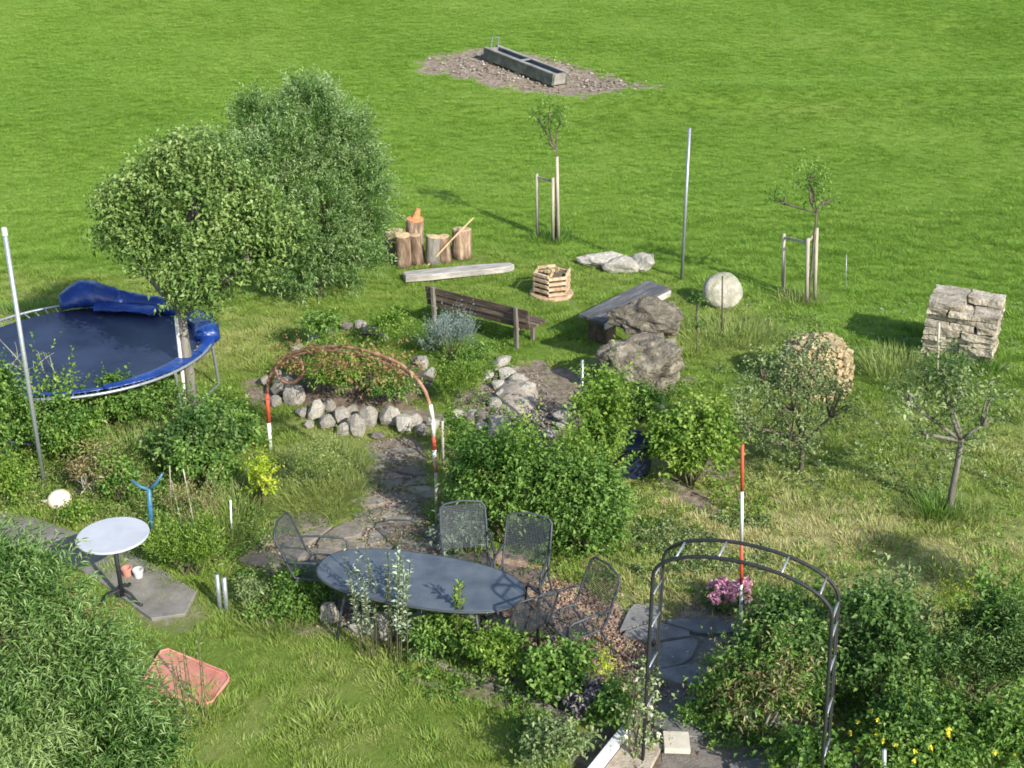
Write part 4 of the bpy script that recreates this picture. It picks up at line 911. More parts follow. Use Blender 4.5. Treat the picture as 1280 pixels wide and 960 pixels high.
# ------------------------------------------------------------------ iron rose arch
zs = 2.1
lf = P(816, 722, zs); lb = P(838, 702, zs); rf = P(1040, 775, zs); rbk = P(1052, 760, zs)
cL = (lf+lb)/2; cR = (rf+rbk)/2; ac = (rf-lf); ac.z = 0; W2 = ac.length; ac.normalize(); dp = Vector((-ac.y, ac.x, 0)); 
root = thing('rose_arch', (lf.x, lf.y, 0), 'dark iron rose arch with double hoops over the paved path', 'arch')
DEPTH = .30; RISE = V(893, 703, (lf.y+rf.y)/2).z-zs
def hoop_pts(dy):
    o = dp*dy; pts = [Vector((0, 0, -.1))+o, Vector((0, 0, zs*.5))+o, Vector((0, 0, zs-.02))+o]; n = 22
    for i in range(n+1):
        a = PI-PI*i/n; pts.append(ac*(W2/2+W2/2*math.cos(a))+Vector((0, 0, zs+RISE*math.sin(a)**.9))+o)
    pts += [ac*(W2+.055)+Vector((0, 0, zs*.5))+o, ac*(W2+.11)+Vector((0, 0, -.1))+o]; return pts
H1 = hoop_pts(0); H2 = hoop_pts(DEPTH)
for h_ in (H1, H2): MB().tube(h_, .017, 8).build('hoop', M['iron'], root, smooth=True)
for s_ in (0, 1):
    base = ac*(W2*s_); fl_ = lambda q: ac*(.115*(1-q/zs))*s_
    for dz in (.05, .25): MB().tube([base+fl_(0)+dp*dz+Vector((0, 0, -.1)), base+dp*dz+Vector((0, 0, zs))], .006, 6).build('side_wire', M['iron'], root, smooth=True)
    for zr in (.2, .65, 1.1, 1.55, 1.9): MB().tube([base+fl_(zr)+Vector((0, 0, zr)), base+fl_(zr)+dp*DEPTH+Vector((0, 0, zr))], .010, 6).build('rung', M['rung'], root, smooth=True)
for i in (3, 8, 12, 17, 21, 25): MB().tube([H1[i], H2[i]], .011, 6).build('rung', M['rung'], root, smooth=True)
# climber on the left foot of the arch
rng = np.random.default_rng(78); n = 95; zz = rng.uniform(.0, 1.05, n); ctr = np.array([lf.x, lf.y+.1, 0]); st = np.stack([ctr[0]+rng.normal(-.02, .07+.05*(zz < .5), n), ctr[1]+rng.normal(0, .10, n), zz], 1)
t = thing('climbing_rose', (lf.x-.05, lf.y+.1, 0), 'pale climbing plant with cream blossoms on the left arch foot', 'climber'); st -= np.array([lf.x-.05, lf.y+.1, 0])
put(tri_mesh('foliage', *sprigs(rng, st, nrm(rng.normal(0, 1, (n, 3))+np.array([0, 0, .5])), .16, 7, .05, .03, .7, .1, base_tint=rng.uniform(.3, 1, n)), L_['apple']), 'foliage', t)
fl = st[rng.integers(0, n, 14)]+rng.normal(0, .04, (14, 3)); put(tri_mesh('blossoms', *sprigs(rng, fl, nrm(rng.normal(0, 1, (14, 3))), .03, 9, .035, .03, .9, 0, base_tint=.7), L_['cream']), 'blossoms', t)
b = MB(); r_ = random.Random(3)
for q in range(4): limb(b, (r_.uniform(-.1, .1), r_.uniform(-.1, .1), 0), (r_.uniform(-.1, .12), r_.uniform(-.1, .1), r_.uniform(.6, 1.1)), .01, .005, r_, 5)
b.build('stem', M['stem'], t)

# ------------------------------------------------------------------ white board, beige paver, pink lid
a = P(786, 903, .14); b = P(716, 990, .14); t = thing('white_board', (a.x, a.y, 0), 'white painted board edging a sandy box at the lower path', 'board'); d = b-a
MB().beam(Vector((0, 0, .07)), Vector((d.x, d.y, .07)), .08, .15).build('board', M['white'], t, bevel=.006)
MB().box((.02, .02, .09), (.07, .07, .2)).build('end_post', M['white'], t, bevel=.005)
nrm2 = Vector((-d.y, d.x, 0)).normalized(); MB().prism([(0+nrm2.x*.05, nrm2.y*.05), (d.x+nrm2.x*.05, d.y+nrm2.y*.05), (d.x+nrm2.x*.5, d.y+nrm2.y*.5), (nrm2.x*.38, nrm2.y*.38)], .0, .045, .01).build('sand', M['sand'], t)
g = G(845, 934); o = MB().box((0, 0, .03), (.25, .26, .06)).build('paving_slab', plain('beige paver', (0.62, 0.57, 0.47), (0.50, 0.45, 0.37), 6, .8, .2), loc=(g.x, g.y, .03), bevel=.006); o.rotation_euler.z = -.05; tag(o, 'small square beige slab lying beside the arch foot', 'slab')
cs = [G(*p) for p in [(205, 813), (291, 848), (262, 888), (172, 862)]]; c = sum(cs, Vector())/4
t = thing('plastic_lid', (c.x, c.y, 0), 'salmon pink plastic lid lying on the front lawn', 'lid')
pl = [((p-c).x, (p-c).y) for p in cs]; ar = sum(pl[i][0]*pl[(i+1) % 4][1]-pl[(i+1) % 4][0]*pl[i][1] for i in range(4)); pl = pl if ar > 0 else pl[::-1]
rp = []
for i in range(4):
    p, q, s_ = Vector(pl[i-1]), Vector(pl[i]), Vector(pl[(i+1) % 4])
    for u in (0, .5, 1): rp.append(tuple((q+(p-q).normalized()*.07*(1-u)+(s_-q).normalized()*.07*u)))
MB().prism(rp, .02, .05, .01).build('panel', M['salmon'], t)
MB().tube([(p[0]*.985, p[1]*.985, .054) for p in rp+[rp[0]]], .010, 6, cap=False).build('rim', M['salmon'], t, smooth=True)
gg = (Vector(rp[0])+Vector(rp[3]))/2
for (u, w_) in (((.26, .13), .22), ((-.27, .02), .18)): MB().box((u[0], u[1], .055), (w_, .03, .02), (0, 0, -.45)).build('grip', M['salmon'], t, bevel=.005)
# ================================================================== trees
def tree(name, label, base, lobes, mat, bark, nspr, nl, ll, lw, L, r0, fork=.55, cat='tree', droop=.08, gap=0.0, spread=.7, group=None, upb=.3, tip=.12, tv=.3, lean=(0, 0), shell=.4, extra=6):
    """lobes = (px left, right, top, bottom, depth offset in metres, weight) of the clumps of the crown"""
    _seed[0] += 1; sd_ = _seed[0]; rng = np.random.default_rng(sd_); rnd = random.Random(sd_)
    g = G(*base); root = thing(name, g, label, cat, group); wb = MB(); parts = []; tot = sum(q[5] for q in lobes); cen = []
    for (xl, xr, yt, yb, dy, wt) in lobes:
        Y = g.y+dy; c = V((xl+xr)/2, (yt+yb)/2, Y); dist = Y*math.cos(PITCH)+(CAMH-c.z)*math.sin(PITCH)
        rx = (xr-xl)/2/F*dist; rz = (yb-yt)/2/F*dist/math.cos(PITCH*.9); ry = rx*.95
        cc = np.array(c-g); e = L*.45; cen.append((c-g, rz))
        st, dr, gn = lobe_sprigs(rng, cc, (max(rx-e, .05), max(ry-e, .05), max(rz-e, .05)), max(4, int(nspr*wt/tot)), sd_+len(parts), gap=gap, upb=upb, shell=shell, flatbase=False)
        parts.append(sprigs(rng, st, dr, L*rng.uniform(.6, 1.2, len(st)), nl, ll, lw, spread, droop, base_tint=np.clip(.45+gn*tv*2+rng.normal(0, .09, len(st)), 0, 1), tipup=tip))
        for q in range(extra):
            i = rnd.randrange(len(st)); limb(wb, Vector(cc)+Vector((0, 0, -rz*.4)), st[i], .02+r0*.12, .006, rnd, 5)
    top = sum((c_ for c_, _ in cen), Vector())/len(cen); fk = Vector((lean[0], lean[1], top.z*fork))
    wb.tube([(0, 0, -.1), fk*.33+Vector((rnd.uniform(-.02, .02), 0, 0)), fk*.66, fk], [r0*1.25, r0, r0*.92, r0*.82], 10)
    for c_, rz in cen: limb(wb, fk-Vector((0, 0, .06)), c_+Vector((0, 0, -rz*.4)), r0*.6, .02+r0*.12, rnd, 6)
    wb.build('trunk', bark, root, smooth=True)
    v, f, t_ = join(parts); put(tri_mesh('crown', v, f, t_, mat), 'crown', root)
    return root, g
tree('pear_tree', 'leafy fruit tree with pale trunk beside the blue trampoline', (240, 505),
     [(185, 315, 200, 340, 0, 2.6), (116, 185, 232, 318, 0, .9), (150, 215, 205, 290, .1, .7), (190, 265, 172, 235, .2, .6), (255, 325, 188, 260, .2, .7), (305, 378, 245, 325, 0, 1.0), (135, 200, 280, 342, -.3, .6), (205, 285, 310, 388, -.6, .9), (270, 345, 285, 355, -.3, .8), (335, 388, 285, 335, .1, .35), (215, 290, 162, 205, .3, .2)],
     L_['pear'], M['bark_pale'], 3300, 8, .090, .048, .38, .085, fork=.52, gap=.25, tv=.45)
g = G(232, 507)
o = MB().tube([(0, 0, -.1), (0.02, 0, 1.5)], .04, 10).build('tree_stake', M['rod_white'], loc=(g.x, g.y+.03, 0)); tag(o, 'pale round support post against the fruit tree trunk', 'stake')
tree('willow_bush', 'large feathery willow bush behind the fruit tree', (400, 372),
     [(330, 450, 115, 230, .2, 1.4), (300, 400, 150, 260, -.3, 1.0), (390, 480, 140, 260, .3, 1.2), (420, 497, 190, 310, .1, 1.1), (345, 460, 210, 340, -.3, 1.5), (400, 490, 270, 355, 0, 1.0), (330, 420, 280, 375, -.2, 1.0), (280, 350, 170, 260, 0, .6), (350, 420, 98, 160, .3, .5), (240, 310, 165, 235, .4, .3), (290, 350, 120, 200, .3, .6)],
     L_['willow'], M['stem'], 5600, 13, .095, .024, .50, .07, fork=.3, upb=.9, spread=.5, tip=.5, cat='bush', droop=.1, tv=.45, gap=.16)
tree('young_tree', 'slim young tree staked at the meadow edge, crown before the trough', (694, 301), [(668, 705, 120, 165, 0, 1.0), (660, 690, 135, 160, .1, .3), (690, 712, 130, 160, .1, .3), (676, 702, 160, 190, 0, .3)], L_['green'], M['bark'], 130, 7, .07, .035, .28, .022, fork=.8, gap=.1, extra=5)
tree('young_tree', 'slim young tree staked at the far right of the garden', (1009, 378), [(990, 1035, 200, 235, 0, 1.0), (960, 1000, 235, 262, .1, .35), (1000, 1060, 238, 262, .2, .35), (1000, 1028, 222, 262, 0, .6)], L_['green'], M['bark'], 130, 7, .07, .035, .28, .022, fork=.85, gap=.1, extra=4)
def stakes(label, pts, rails, r=.035):
    g0 = G(*pts[0][0]); t = thing('tree_stakes', g0, label, 'tree stakes'); tops = []
    for (bs, tp) in pts:
        a = G(*bs); b = V(tp[0], tp[1], a.y); MB().tube([a-g0, b-g0], [r*1.05, r], 10).build('stake', M['stake'], t, smooth=True); tops.append(b-g0)
    for (i, j) in rails: MB().beam(tops[i]-Vector((0, 0, .08)), tops[j]-Vector((0, 0, .08)), .02, .05).build('rail', M['stake'], t)
    o = MB().tube([(tops[1]+tops[2])/2*1+Vector((-.05, .03, -1.0)), (tops[1]+tops[2])/2+Vector((-.05, .03, -.15))], .06, 10)
stakes('three wooden stakes round the young tree at the meadow edge', [((672, 296), (671, 217)), ((691, 303), (691, 222)), ((698, 303), (696, 196))], [(0, 1)])
stakes('three wooden stakes with a top rail round the far right young tree', [((979, 366), (980, 292)), ((1008, 380), (1010, 298)), ((1018, 376), (1021, 285))], [(0, 1), (1, 2)])
tree('apple_tree', 'small spreading apple tree in front of the firewood pile', (1000, 592),
     [(965, 1040, 400, 465, .3, .5), (900, 970, 470, 560, 0, 1), (950, 1040, 450, 550, .1, 1.3), (1010, 1070, 470, 545, .1, .6), (940, 1030, 510, 580, -.2, .9), (975, 1045, 420, 500, .2, .6), (925, 985, 440, 490, .2, .4)],
     L_['apple'], M['bark'], 700, 7, .07, .033, .26, .035, fork=.42, gap=.08, tv=.4, shell=.25)
tree('fruit_tree', 'small sparse fruit tree with a thick trunk on the right lawn', (1186, 642),
     [(1155, 1225, 455, 530, 0, .8), (1110, 1170, 450, 530, 0, .35), (1200, 1262, 470, 560, 0, .35), (1150, 1210, 430, 480, 0, .45), (1130, 1180, 500, 560, 0, .2), (1180, 1240, 500, 570, 0, .3)],
     L_['apple'], M['bark_pale'], 330, 7, .075, .04, .28, .042, fork=.7, gap=.10, shell=.2, extra=5)
tree('sapling', 'tiny sapling left of the round millstone', (870, 442), [(862, 882, 358, 395, 0, 1), (864, 878, 395, 418, 0, .5)], L_['green'], M['bark'], 36, 6, .05, .028, .14, .012, fork=.7, extra=3)
tree('apple_tree', 'tree at the right edge mostly outside the picture', (1560, 868), [(1485, 1600, 610, 700, 0, 1)], L_['apple'], M['bark_pale'], 420, 7, .065, .035, .26, .06, fork=.7, gap=.05)

# ================================================================== shrubs and plants; box = left, right, top, base in the photograph
ws, wd_ = M['stem'], M['dead']
bush('berry_bush', 'big leafy bush directly behind the oval table', (568, 708, 535, 705), L_['green'], ws, 1250, 10, .062, .03, .38, k=.85, tv=.4, upb=.6)
bush('berry_bush', 'leafy bush right of the mesh chair backs', (655, 800, 560, 720), L_['green'], ws, 1200, 10, .062, .03, .36, k=.8, tv=.4, upb=.6)
bush('currant_bush', 'tall bright bush around the short metal pole', (712, 795, 470, 620), L_['bright'], ws, 480, 7, .07, .042, .26, k=.9)
bush('currant_bush', 'bright yellowish green bush on the central lawn', (800, 935, 500, 628), L_['bright'], ws, 950, 8, .075, .045, .32, k=.85, tv=.45, upb=.7)
bush('shrub', 'dark leafy shrub behind the bright bush', (775, 830, 488, 545), L_['green'], ws, 260, 7, .07, .04, .24, k=.7, ysh=.3)
bush('shrub', 'low bluish green plants at the foot of the mesh chair', (535, 615, 652, 700), L_['grey'], None, 130, 7, .07, .04, .2, k=.5, stems=0)
bush('poppy_plant', 'fresh green poppy plants right of the striped rod', (552, 590, 520, 585), L_['bright'], ws, 130, 7, .07, .03, .25, k=.8)
# left side
bush('hedge_bush', 'dense green bush at the left edge below the trampoline', (-60, 60, 462, 600), L_['green'], ws, 850, 8, .07, .035, .30, k=.9)
bush('hedge_bush', 'green bush in front of the trampoline rim', (40, 130, 490, 590), L_['green'], ws, 520, 8, .065, .035, .28, k=.8)
bush('hedge_bush', 'low green bush right under the white trampoline rim', (95, 215, 474, 552), L_['green'], ws, 520, 8, .065, .035, .25, k=.6)
bush('weeds', 'green weeds left of the fruit tree trunk', (190, 235, 470, 530), L_['green'], ws, 130, 7, .06, .03, .22, k=.8, cat='plant')
bush('shrub', 'dark green shrub at the foot of the fruit tree', (175, 325, 508, 605), L_['dark'], ws, 750, 8, .07, .045, .28, k=.65, tv=.3)
bush('shrub', 'smaller green shrub right of the fruit tree trunk', (250, 330, 505, 575), L_['green'], ws, 300, 8, .07, .045, .26, k=.7)
bush('euphorbia', 'yellow green euphorbia below the left striped rod', (310, 345, 560, 640), L_['yellow'], ws, 120, 8, .05, .025, .22, k=.9, cat='plant')
bush('shrub', 'dry brownish shrub beyond the cream ornament', (60, 160, 560, 635), L_['dry'], wd_, 210, 6, .07, .02, .26, k=.7, gap=.1)
bush('shrub', 'small green plant left of the blue forked stand', (118, 175, 570, 635), L_['green'], ws, 170, 7, .06, .035, .2, k=.8, cat='plant')
bush('shrub', 'low bright plants behind the path edge', (65, 120, 630, 665), L_['bright'], None, 90, 7, .05, .025, .16, k=.7, stems=0, cat='plant')
bush('hedge_bush', 'lower green bush at the very left edge beside the pole', (-50, 40, 570, 640), L_['bright'], ws, 380, 8, .065, .03, .26, k=.7)
bush('herb_bush', 'dense upright bright green herb clump beside the concrete path', (165, 300, 660, 738), L_['bright'], ws, 700, 9, .055, .014, .32, k=.55, upb=1.6, spread=.5, cat='plant')
bush('tall_weeds', 'pale seeding weeds around the bamboo canes', (190, 300, 590, 690), L_['dry'], None, 120, 8, .05, .012, .34, k=.7, upb=1.8, spread=.4, stems=0, gap=.05, cat='plant', shell=.1)
bush('herb_plant', 'green leafy herbs left of the lawn gravel', (330, 405, 715, 770), L_['green'], None, 220, 7, .055, .025, .18, k=.7, stems=0, cat='plant')
bush('herb_plant', 'low weeds between the short posts and the terrace', (285, 345, 720, 770), L_['apple'], None, 110, 6, .05, .02, .15, k=.8, stems=0, cat='plant')
# between table and front lawn
bush('perennial', 'green perennials on the bed left below the table', (505, 600, 765, 838), L_['green'], None, 420, 7, .06, .025, .22, k=.6, stems=0, cat='plant', upb=.8)
bush('perennial', 'yellowish perennials in the middle of the front bed', (575, 660, 785, 865), L_['bright'], None, 360, 7, .06, .025, .2, k=.6, stems=0, cat='plant', upb=.6)
bush('perennial', 'rounded green perennials at the right of the front bed', (650, 745, 810, 890), L_['green'], None, 420, 7, .065, .04, .2, k=.6, stems=0, cat='plant')
bush('sage_plant', 'purple grey sage clump near the white board', (712, 768, 855, 905), L_['purple'], None, 220, 7, .06, .025, .16, k=.8, stems=0, cat='plant')
bush('perennial', 'green plants directly above the white board', (735, 800, 865, 925), L_['green'], None, 220, 7, .06, .035, .18, k=.7, stems=0, cat='plant')
bush('perennial', 'shaggy plants along the lower left of the white board', (650, 735, 895, 975), L_['apple'], None, 300, 7, .06, .025, .22, k=.6, stems=0, cat='plant')
bush('perennial', 'narrow yellowish weeds by the bark chips', (735, 770, 815, 855), L_['yellow'], None, 50, 6, .04, .015, .16, k=.7, stems=0, cat='plant')
# right foreground
bush('shrub', 'dark bush behind the right leg of the iron arch', (905, 1062, 740, 905), L_['dark'], ws, 850, 8, .065, .035, .26, k=.9)
bush('shrub', 'half dry brown and green bush under the iron arch', (866, 1035, 795, 945), L_['dry'], wd_, 330, 7, .07, .018, .30, k=.7, gap=.1, var=.3)
bush('shrub', 'mixed green growth woven through the half dry bush', (875, 1035, 790, 940), L_['green'], ws, 420, 8, .06, .025, .26, k=.7)
bush('shrub', 'green leafy plant left of the half dry bush', (870, 940, 830, 915), L_['green'], ws, 260, 7, .065, .035, .22, k=.8)
bush('shrub', 'small green clump at the path edge under the arch', (845, 885, 880, 915), L_['green'], None, 90, 7, .04, .02, .14, k=.8, stems=0, cat='plant')
bush('shrub', 'dark tall bush right of the iron arch', (1035, 1170, 745, 915), L_['dark'], ws, 1100, 8, .065, .035, .28, k=.9)
bush('shrub', 'dark feathery bush at the right edge', (1140, 1330, 760, 920), L_['dark'], ws, 1300, 10, .06, .016, .34, k=.8, upb=1.0)
bush('fennel', 'pale yellow tipped feathery plant at the right edge', (1150, 1225, 735, 830), L_['yellow'], ws, 70, 10, .05, .010, .5, k=.6, upb=1.8, gap=.1, spread=.4, cat='plant')
fb = bush('flowering_shrub', 'yellow flowering shrub in the bottom right corner', (1050, 1270, 872, 1010), L_['green'], ws, 1300, 8, .055, .03, .24, k=.6, tv=.4)
rng = np.random.default_rng(9); n = 60; root, g, w, dep, top = fb
st, dr, gn = lobe_sprigs(rng, (0, 0, top*.5), (w*.47, dep*.47, top*.52), n, 4, shell=.97, gap=-1)
put(tri_mesh('flowers', *sprigs(rng, st, dr, .03, 8, .03, .024, .9, 0, base_tint=.6), L_['yflower']), 'flowers', root)
bush('shrub', 'green shrub between arch leg and flowering shrub', (965, 1060, 905, 1000), L_['green'], ws, 380, 7, .065, .035, .24, k=.6)
bush('shrub', 'deep green shrub in the far bottom right corner', (1200, 1330, 880, 1000), L_['green'], ws, 500, 8, .06, .03, .26, k=.6)
# raised bed planting
bush('herb_plant', 'fresh green clump spilling over the stone ring', (376, 486, 440, 514), L_['bright'], None, 700, 8, .07, .022, .24, k=1.1, stems=0, zb=.22, hmin=.5, ysh=-.42, upb=1.0, cat='plant')
bush('herb_plant', 'dark green clump at the left of the stone ring', (368, 440, 425, 492), L_['green'], None, 260, 8, .07, .03, .24, k=1, stems=0, zb=.22, hmin=.5, ysh=-.25, upb=.6, cat='plant')
bush('herb_plant', 'green clump right of the centre of the stone ring', (455, 530, 465, 518), L_['green'], None, 260, 8, .06, .025, .22, k=1, stems=0, zb=.20, hmin=.5, ysh=-.35, cat='plant')
bush('herb_plant', 'green clump at the far left of the raised bed', (365, 430, 412, 450), L_['green'], None, 190, 8, .07, .03, .22, k=1, stems=0, zb=.22, hmin=.5, cat='plant')
bush('herb_plant', 'yellow green clump behind the vine hoop', (455, 515, 412, 450), L_['bright'], None, 190, 8, .06, .025, .2, k=1, stems=0, zb=.22, hmin=.5, cat='plant')
bush('lavender', 'blue grey lavender bush in front of the wooden bench', (508, 615, 396, 466), L_['lav'], ws, 800, 9, .05, .010, .34, k=.75, upb=1.6, spread=.35, cat='lavender')
bush('herb_plant', 'upright bright herbs in front of the lavender', (530, 618, 455, 518), L_['bright'], None, 430, 9, .06, .014, .30, k=.6, upb=1.6, spread=.4, stems=0, cat='plant')
# grasses in front of the vine arch
def grass_clump(name, label, box, mat, n, h, wid, cat='grass clump', lean=.5):
    _seed[0] += 1; rng = np.random.default_rng(_seed[0]); xl, xr, y0, y1 = box; a = G((xl+xr)/2, (y0+y1)/2); w = (xr-xl)/F*(a.y*math.cos(PITCH)+CAMH*math.sin(PITCH))/2; d = abs(G((xl+xr)/2, y0).y-G((xl+xr)/2, y1).y)/2
    root = thing(name, a, label, cat); put(tri_mesh('blades', *blades(rng, n, w, d, h, wid, lean, .5, 3), mat), 'blades', root); return root
grass_clump('tall_grass', 'tall pale grass between vine arch and terrace', (340, 458, 555, 655), L_['hay'], 3000, .17, .009, lean=.9)
bush('tall_weeds', 'greenish seeding weeds before the stone ring', (350, 450, 545, 640), L_['hay'], None, 260, 8, .05, .014, .3, k=.9, upb=1.2, spread=.5, stems=0, cat='plant', gap=.1, shell=.1)
grass_clump('tall_grass', 'rough grass left of the vine arch post', (255, 330, 600, 690), L_['hay'], 900, .28, .010)
grass_clump('tall_grass', 'tufty grass along the edge of the terrace gravel', (300, 400, 735, 800), L_['hay'], 900, .16, .008)
grass_clump('tall_grass', 'rough grass around the base of the fruit tree', (110, 240, 530, 600), L_['hay'], 1400, .26, .010)
grass_clump('tall_grass', 'tall grass at the right side of the central lawn', (1130, 1240, 630, 660), L_['hay'], 500, .2, .010)
grass_clump('tall_grass', 'tall tufts below the round millstone', (850, 980, 400, 440), L_['hay'], 900, .22, .012)
grass_clump('tall_grass', 'weedy tufts between firewood pile and slab stack', (1075, 1160, 440, 490), L_['hay'], 800, .25, .012)
grass_clump('tall_grass', 'weeds at the foot of the slab stack', (1155, 1250, 455, 475), L_['green'], 600, .28, .016)
grass_clump('tall_grass', 'tufts around the stakes of the left young tree', (662, 715, 292, 308), L_['green'], 260, .22, .016)
grass_clump('tall_grass', 'tufts around the stakes of the right young tree', (970, 1030, 368, 386), L_['hay'], 300, .22, .014)
grass_clump('tall_grass', 'lush tuft at the foot of the sparse fruit tree', (1150, 1195, 628, 655), L_['green'], 320, .26, .012)
grass_clump('tall_grass', 'dark weeds under the far edge of the trampoline', (0, 80, 380, 400), L_['green'], 400, .2, .014)
# silver spikes and bright spike before the table
def spikes(name, label, box, mat, n, nl, ll, lw, wood=None, cat='plant', spread=.3, t0=.3):
    _seed[0] += 1; rng = np.random.default_rng(_seed[0]); xl, xr, yt, yb = box; a = G((xl+xr)/2, yb); sc = (a.y*math.cos(PITCH)+CAMH*math.sin(PITCH))/F; w = (xr-xl)*sc/2
    hh = V((xl+xr)/2, yt, a.y).z; st = np.stack([rng.uniform(-w*.8, w*.8, n), rng.uniform(-w*.5, w*.5, n), np.zeros(n)], 1); dr = nrm(np.stack([st[:, 0]*.35+rng.normal(0, .05, n), rng.normal(0, .07, n), np.ones(n)], 1))
    root = thing(name, a, label, cat); L = hh*rng.uniform(.65, 1.0, n); put(tri_mesh('leaves', *sprigs(rng, st, dr, L, nl, ll, lw, .75, 0, t0, base_tint=rng.uniform(.35, .8, n), up=.4), mat), 'leaves', root)
    b = MB()
    for i in range(n): b.tube([st[i], st[i]+dr[i]*L[i]], [.008, .004], 5)
    b.build('stem', M['stem'] if wood is None else wood, root)
spikes('mullein', 'cluster of silver grey leaved stems in front of the table', (440, 528, 684, 816), L_['grey'], 24, 30, .075, .018)
spikes('mullein', 'tallest silvery stem rising beside the white rock', (490, 514, 693, 832), L_['grey'], 3, 48, .085, .03)
spikes('lily_plant', 'single bright green leafy spike before the table edge', (562, 580, 716, 828), L_['bright'], 5, 44, .10, .034, t0=.1)
# pink peonies
g = G(912, 758); t = thing('peony', g, 'clump of bright pink peony blossoms on the lawn', 'flower'); rng = np.random.default_rng(50)
st = []; dr = []
for q in range(15):
    c_ = np.array([rng.uniform(-.20, .20), rng.uniform(-.14, .16), rng.uniform(.16, .30)]); m = 24; d_ = nrm(rng.normal(size=(m, 3))); st.append(c_+d_*.02); dr.append(d_)
st = np.concatenate(st); dr = np.concatenate(dr); put(tri_mesh('blossoms', *sprigs(rng, st, dr, .035, 3, .045, .042, .4, 0, base_tint=rng.uniform(.1, .95, len(st))), L_['pink']), 'blossoms', t)
st = np.stack([rng.normal(0, .14, 50), rng.normal(0, .1, 50), rng.uniform(.02, .12, 50)], 1); put(tri_mesh('leaves', *sprigs(rng, st, nrm(rng.normal(0, 1, (50, 3))+np.array([0, 0, .3])), .14, 6, .08, .03, .6, .1), L_['dark']), 'leaves', t)
# dead twigs in front of the trampoline
g = G(60, 530); t = thing('dead_shrub', (g.x, g.y+.4, 0), 'bare greyish twigs sticking up before the trampoline', 'shrub'); b = MB(); r_ = random.Random(8)
for (x_, y_) in [(5, 430), (15, 455), (48, 440), (62, 445), (60, 470), (-10, 440), (30, 465), (75, 470)]:
    p = V(x_, y_, g.y+.4)-Vector((g.x, g.y+.4, 0)); pts = limb(b, (r_.uniform(-.3, .2), 0, .2), p, .016, .006, r_, 5, bend=.12)
    for q in range(3): m = pts[r_.randint(1, 4)]; limb(b, m, m+Vector((r_.uniform(-.25, .25), r_.uniform(-.2, .2), r_.uniform(.05, .3))), .007, .003, r_, 4)
b.build('twig', M['dead'], t)
# big foreground shrub at lower left
tree('foreground_shrub', 'large shrub with narrow leaves filling the bottom left corner', (70, 1150),
     [(-60, 80, 715, 860, 0, 1.3), (30, 140, 770, 880, 0, 1.0), (-60, 90, 830, 980, -.3, 1.3), (80, 170, 820, 920, -.1, .8), (60, 190, 890, 1010, -.2, 1.2), (-40, 40, 700, 780, .1, .5), (150, 225, 910, 990, 0, .6), (20, 80, 725, 790, 0, .4)],
     L_['reed'], M['stem'], 2500, 15, .085, .013, .52, .05, fork=.3, cat='bush', upb=.7, spread=.55, tip=.35, tv=.6, droop=.15, gap=.28)
tree('foreground_shrub', 'reddish tinged twiggy growth inside the bottom left shrub', (95, 1120), [(30, 120, 740, 860, .15, 1), (110, 180, 850, 930, .1, .6)], L_['red'], M['stem'], 300, 9, .07, .018, .32, .03, fork=.3, cat='bush', upb=.5)
spikes('tall_weed', 'tall thin weed in front of the pink lid', (215, 265, 790, 905), L_['apple'], 9, 20, .07, .012)
# low weeds near garden: ground cover
def cover(name, label, boxes, mat, n, ll, lw, h, seed):
    rng = np.random.default_rng(seed); st = []
    for i in range(n):
        xl, xr, y0, y1 = boxes[rng.integers(len(boxes))]; p = P(rng.uniform(xl, xr), rng.uniform(y0, y1)); st.append((p.x, p.y, .01))
    st = np.array(st); nn = vnoise(st, 2.0, seed); st = st[nn > -.15]; dr = nrm(rng.normal(0, .6, (len(st), 3))+np.array([0, 0, 1.0]))
    o = put(tri_mesh(name, *sprigs(rng, st, dr, h*rng.uniform(.5, 1.3, len(st)), 6, ll, lw, .75, .05, base_tint=rng.uniform(.15, .85, len(st))), mat), name); return tag(o, label, 'ground cover', kind='stuff')
cover('weeds', 'broad leaved weeds scattered through the right lawn', [(880, 1280, 380, 470), (950, 1280, 470, 620), (790, 960, 650, 720)], L_['apple'], 2600, .06, .03, .10, 41)
cover('weeds', 'low green ground cover among the left beds', [(0, 330, 500, 650), (180, 340, 560, 700), (300, 420, 720, 780)], L_['green'], 2400, .06, .03, .14, 42)
cover('weeds', 'low green ground cover around the raised bed and bench', [(330, 560, 400, 470), (560, 640, 430, 520), (740, 860, 470, 520)], L_['green'], 900, .06, .03, .12, 43)
cover('weeds', 'low green ground cover of the front bed', [(500, 740, 790, 880), (640, 760, 860, 960), (560, 780, 640, 700)], L_['green'], 1300, .055, .03, .11, 44)

cover('weeds', 'tangled low weeds between the left shrubs and the lawn', [(0, 180, 600, 660), (150, 330, 580, 720), (60, 330, 500, 610), (-20, 130, 560, 640)], L_['hay'], 2600, .06, .016, .18, 45)
cover('weeds', 'patches of clover in the right lawn', [(940, 1280, 400, 640), (800, 1280, 620, 760)], L_['bright'], 2600, .045, .022, .07, 46)
cover('weeds', 'low bright plants at the foot of the central bushes', [(560, 820, 620, 730), (780, 960, 590, 660)], L_['bright'], 900, .05, .03, .12, 47)
cover('weeds', 'dark low growth between the shrubs at the lower right', [(880, 1280, 840, 940)], L_['green'], 1600, .06, .03, .16, 48)
cover('weeds', 'short weeds on the trodden soil of the terrace edge', [(440, 540, 560, 690), (320, 560, 640, 720), (700, 900, 700, 860)], L_['apple'], 420, .04, .02, .06, 49)
bush('shrub', 'green shrub on the left bed between pole and forked stand', (60, 130, 520, 590), L_['bright'], ws, 260, 7, .065, .03, .26, k=.7)
bush('shrub', 'loose green shrub behind the bamboo canes', (200, 300, 555, 625), L_['green'], ws, 330, 7, .065, .04, .28, k=.7)
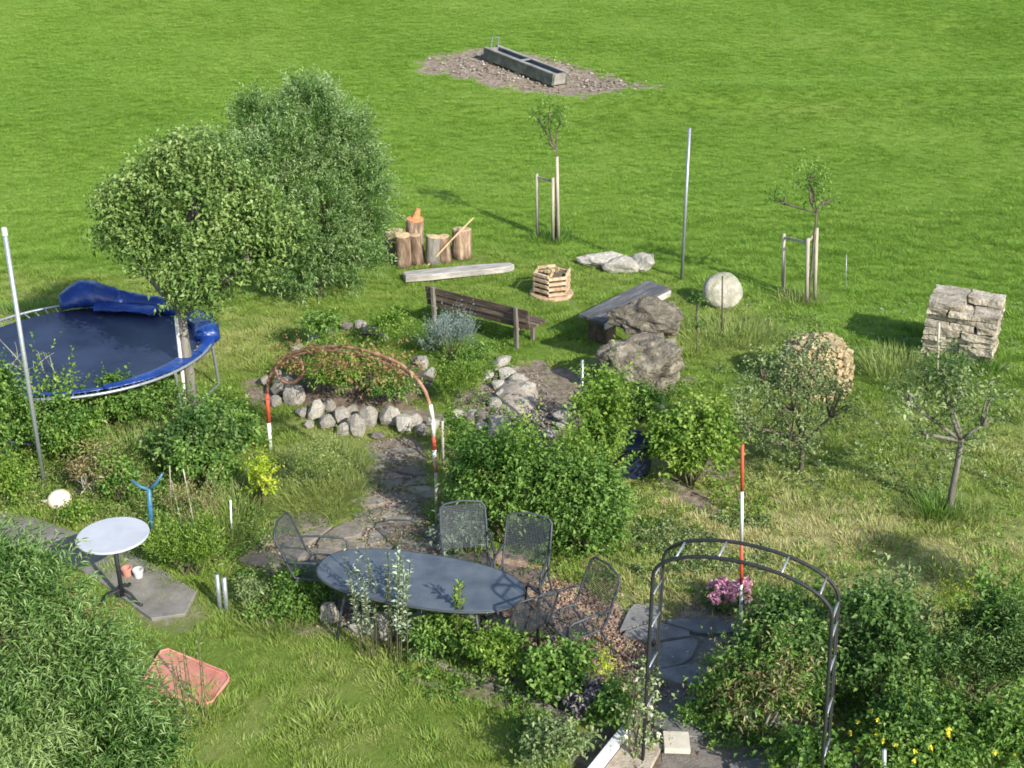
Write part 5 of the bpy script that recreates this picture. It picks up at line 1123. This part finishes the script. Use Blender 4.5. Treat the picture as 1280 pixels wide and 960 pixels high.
bush('herb_plant', 'leafy plant left of the sandy rockery', (560, 620, 430, 475), L_['green'], None, 160, 7, .06, .025, .22, k=.7, stems=0, cat='plant')
bush('berry_bush', 'lower part of the leafy thicket at the mesh chair', (562, 625, 540, 655), L_['green'], ws, 380, 7, .075, .04, .28, k=.7)
# dark tub between the bushes
g = G(790, 600); t = thing('water_butt', (g.x, g.y+.2, g.z), 'dark blue black tub between the two bright bushes', 'tub')
MB().lathe([(.24, 0), (.27, .1), (.29, .35), (.30, .48), (.315, .5), (.315, .53), (.28, .53), (.27, .40), (.02, .40)], 28).build('barrel', M['tramp_mat'], t, smooth=True)

# loose upright sprays that break the outlines of the thickets
def sprays(label, box, mat, n, k=.8, L=.55, hmin=.2):
    return bush('cane_bush', label, box, mat, ws, n, 13, .075, .032, L, k=k, upb=1.6, spread=.55, droop=.18, gap=.0, shell=.2, tip=.3, tv=.4, stems=8, hmin=hmin)
sprays('tall loose canes growing out of the big central thicket', (580, 700, 520, 690), L_['bright'], 110)
sprays('loose lighter shoots above the bush right of the chairs', (670, 800, 540, 690), L_['bright'], 110)
sprays('loose upright shoots beside the short metal pole', (725, 790, 455, 560), L_['bright'], 45)
sprays('upright shoots on top of the bright central bush', (810, 925, 485, 600), L_['bright'], 60)
sprays('loose shoots rising behind the right leg of the iron arch', (930, 1060, 730, 860), L_['green'], 70)
sprays('tall loose stems among the dark bushes at the right', (1060, 1180, 720, 860), L_['apple'], 80)
sprays('feathery tall stems at the right margin', (1170, 1290, 730, 880), L_['green'], 90)
sprays('loose shoots over the shrub at the foot of the fruit tree', (190, 320, 495, 590), L_['green'], 60)
sprays('loose shoots rising from the left hedge', (-20, 120, 455, 570), L_['bright'], 90)

cover('weeds', 'tufts growing between the flagstones of the upper path', [(450, 540, 560, 690), (330, 450, 650, 715)], L_['hay'], 500, .04, .012, .09, 51)

tree('foreground_shrub', 'yellow green shoots mixed into the big bottom left shrub', (60, 1125), [(-40, 60, 710, 800, .15, .8), (60, 150, 790, 880, .1, .8), (10, 110, 860, 960, 0, 1), (130, 220, 890, 960, .1, .5)], L_['bright'], M['stem'], 240, 10, .075, .018, .42, .03, fork=.3, cat='bush', upb=.9, spread=.55, gap=.1)
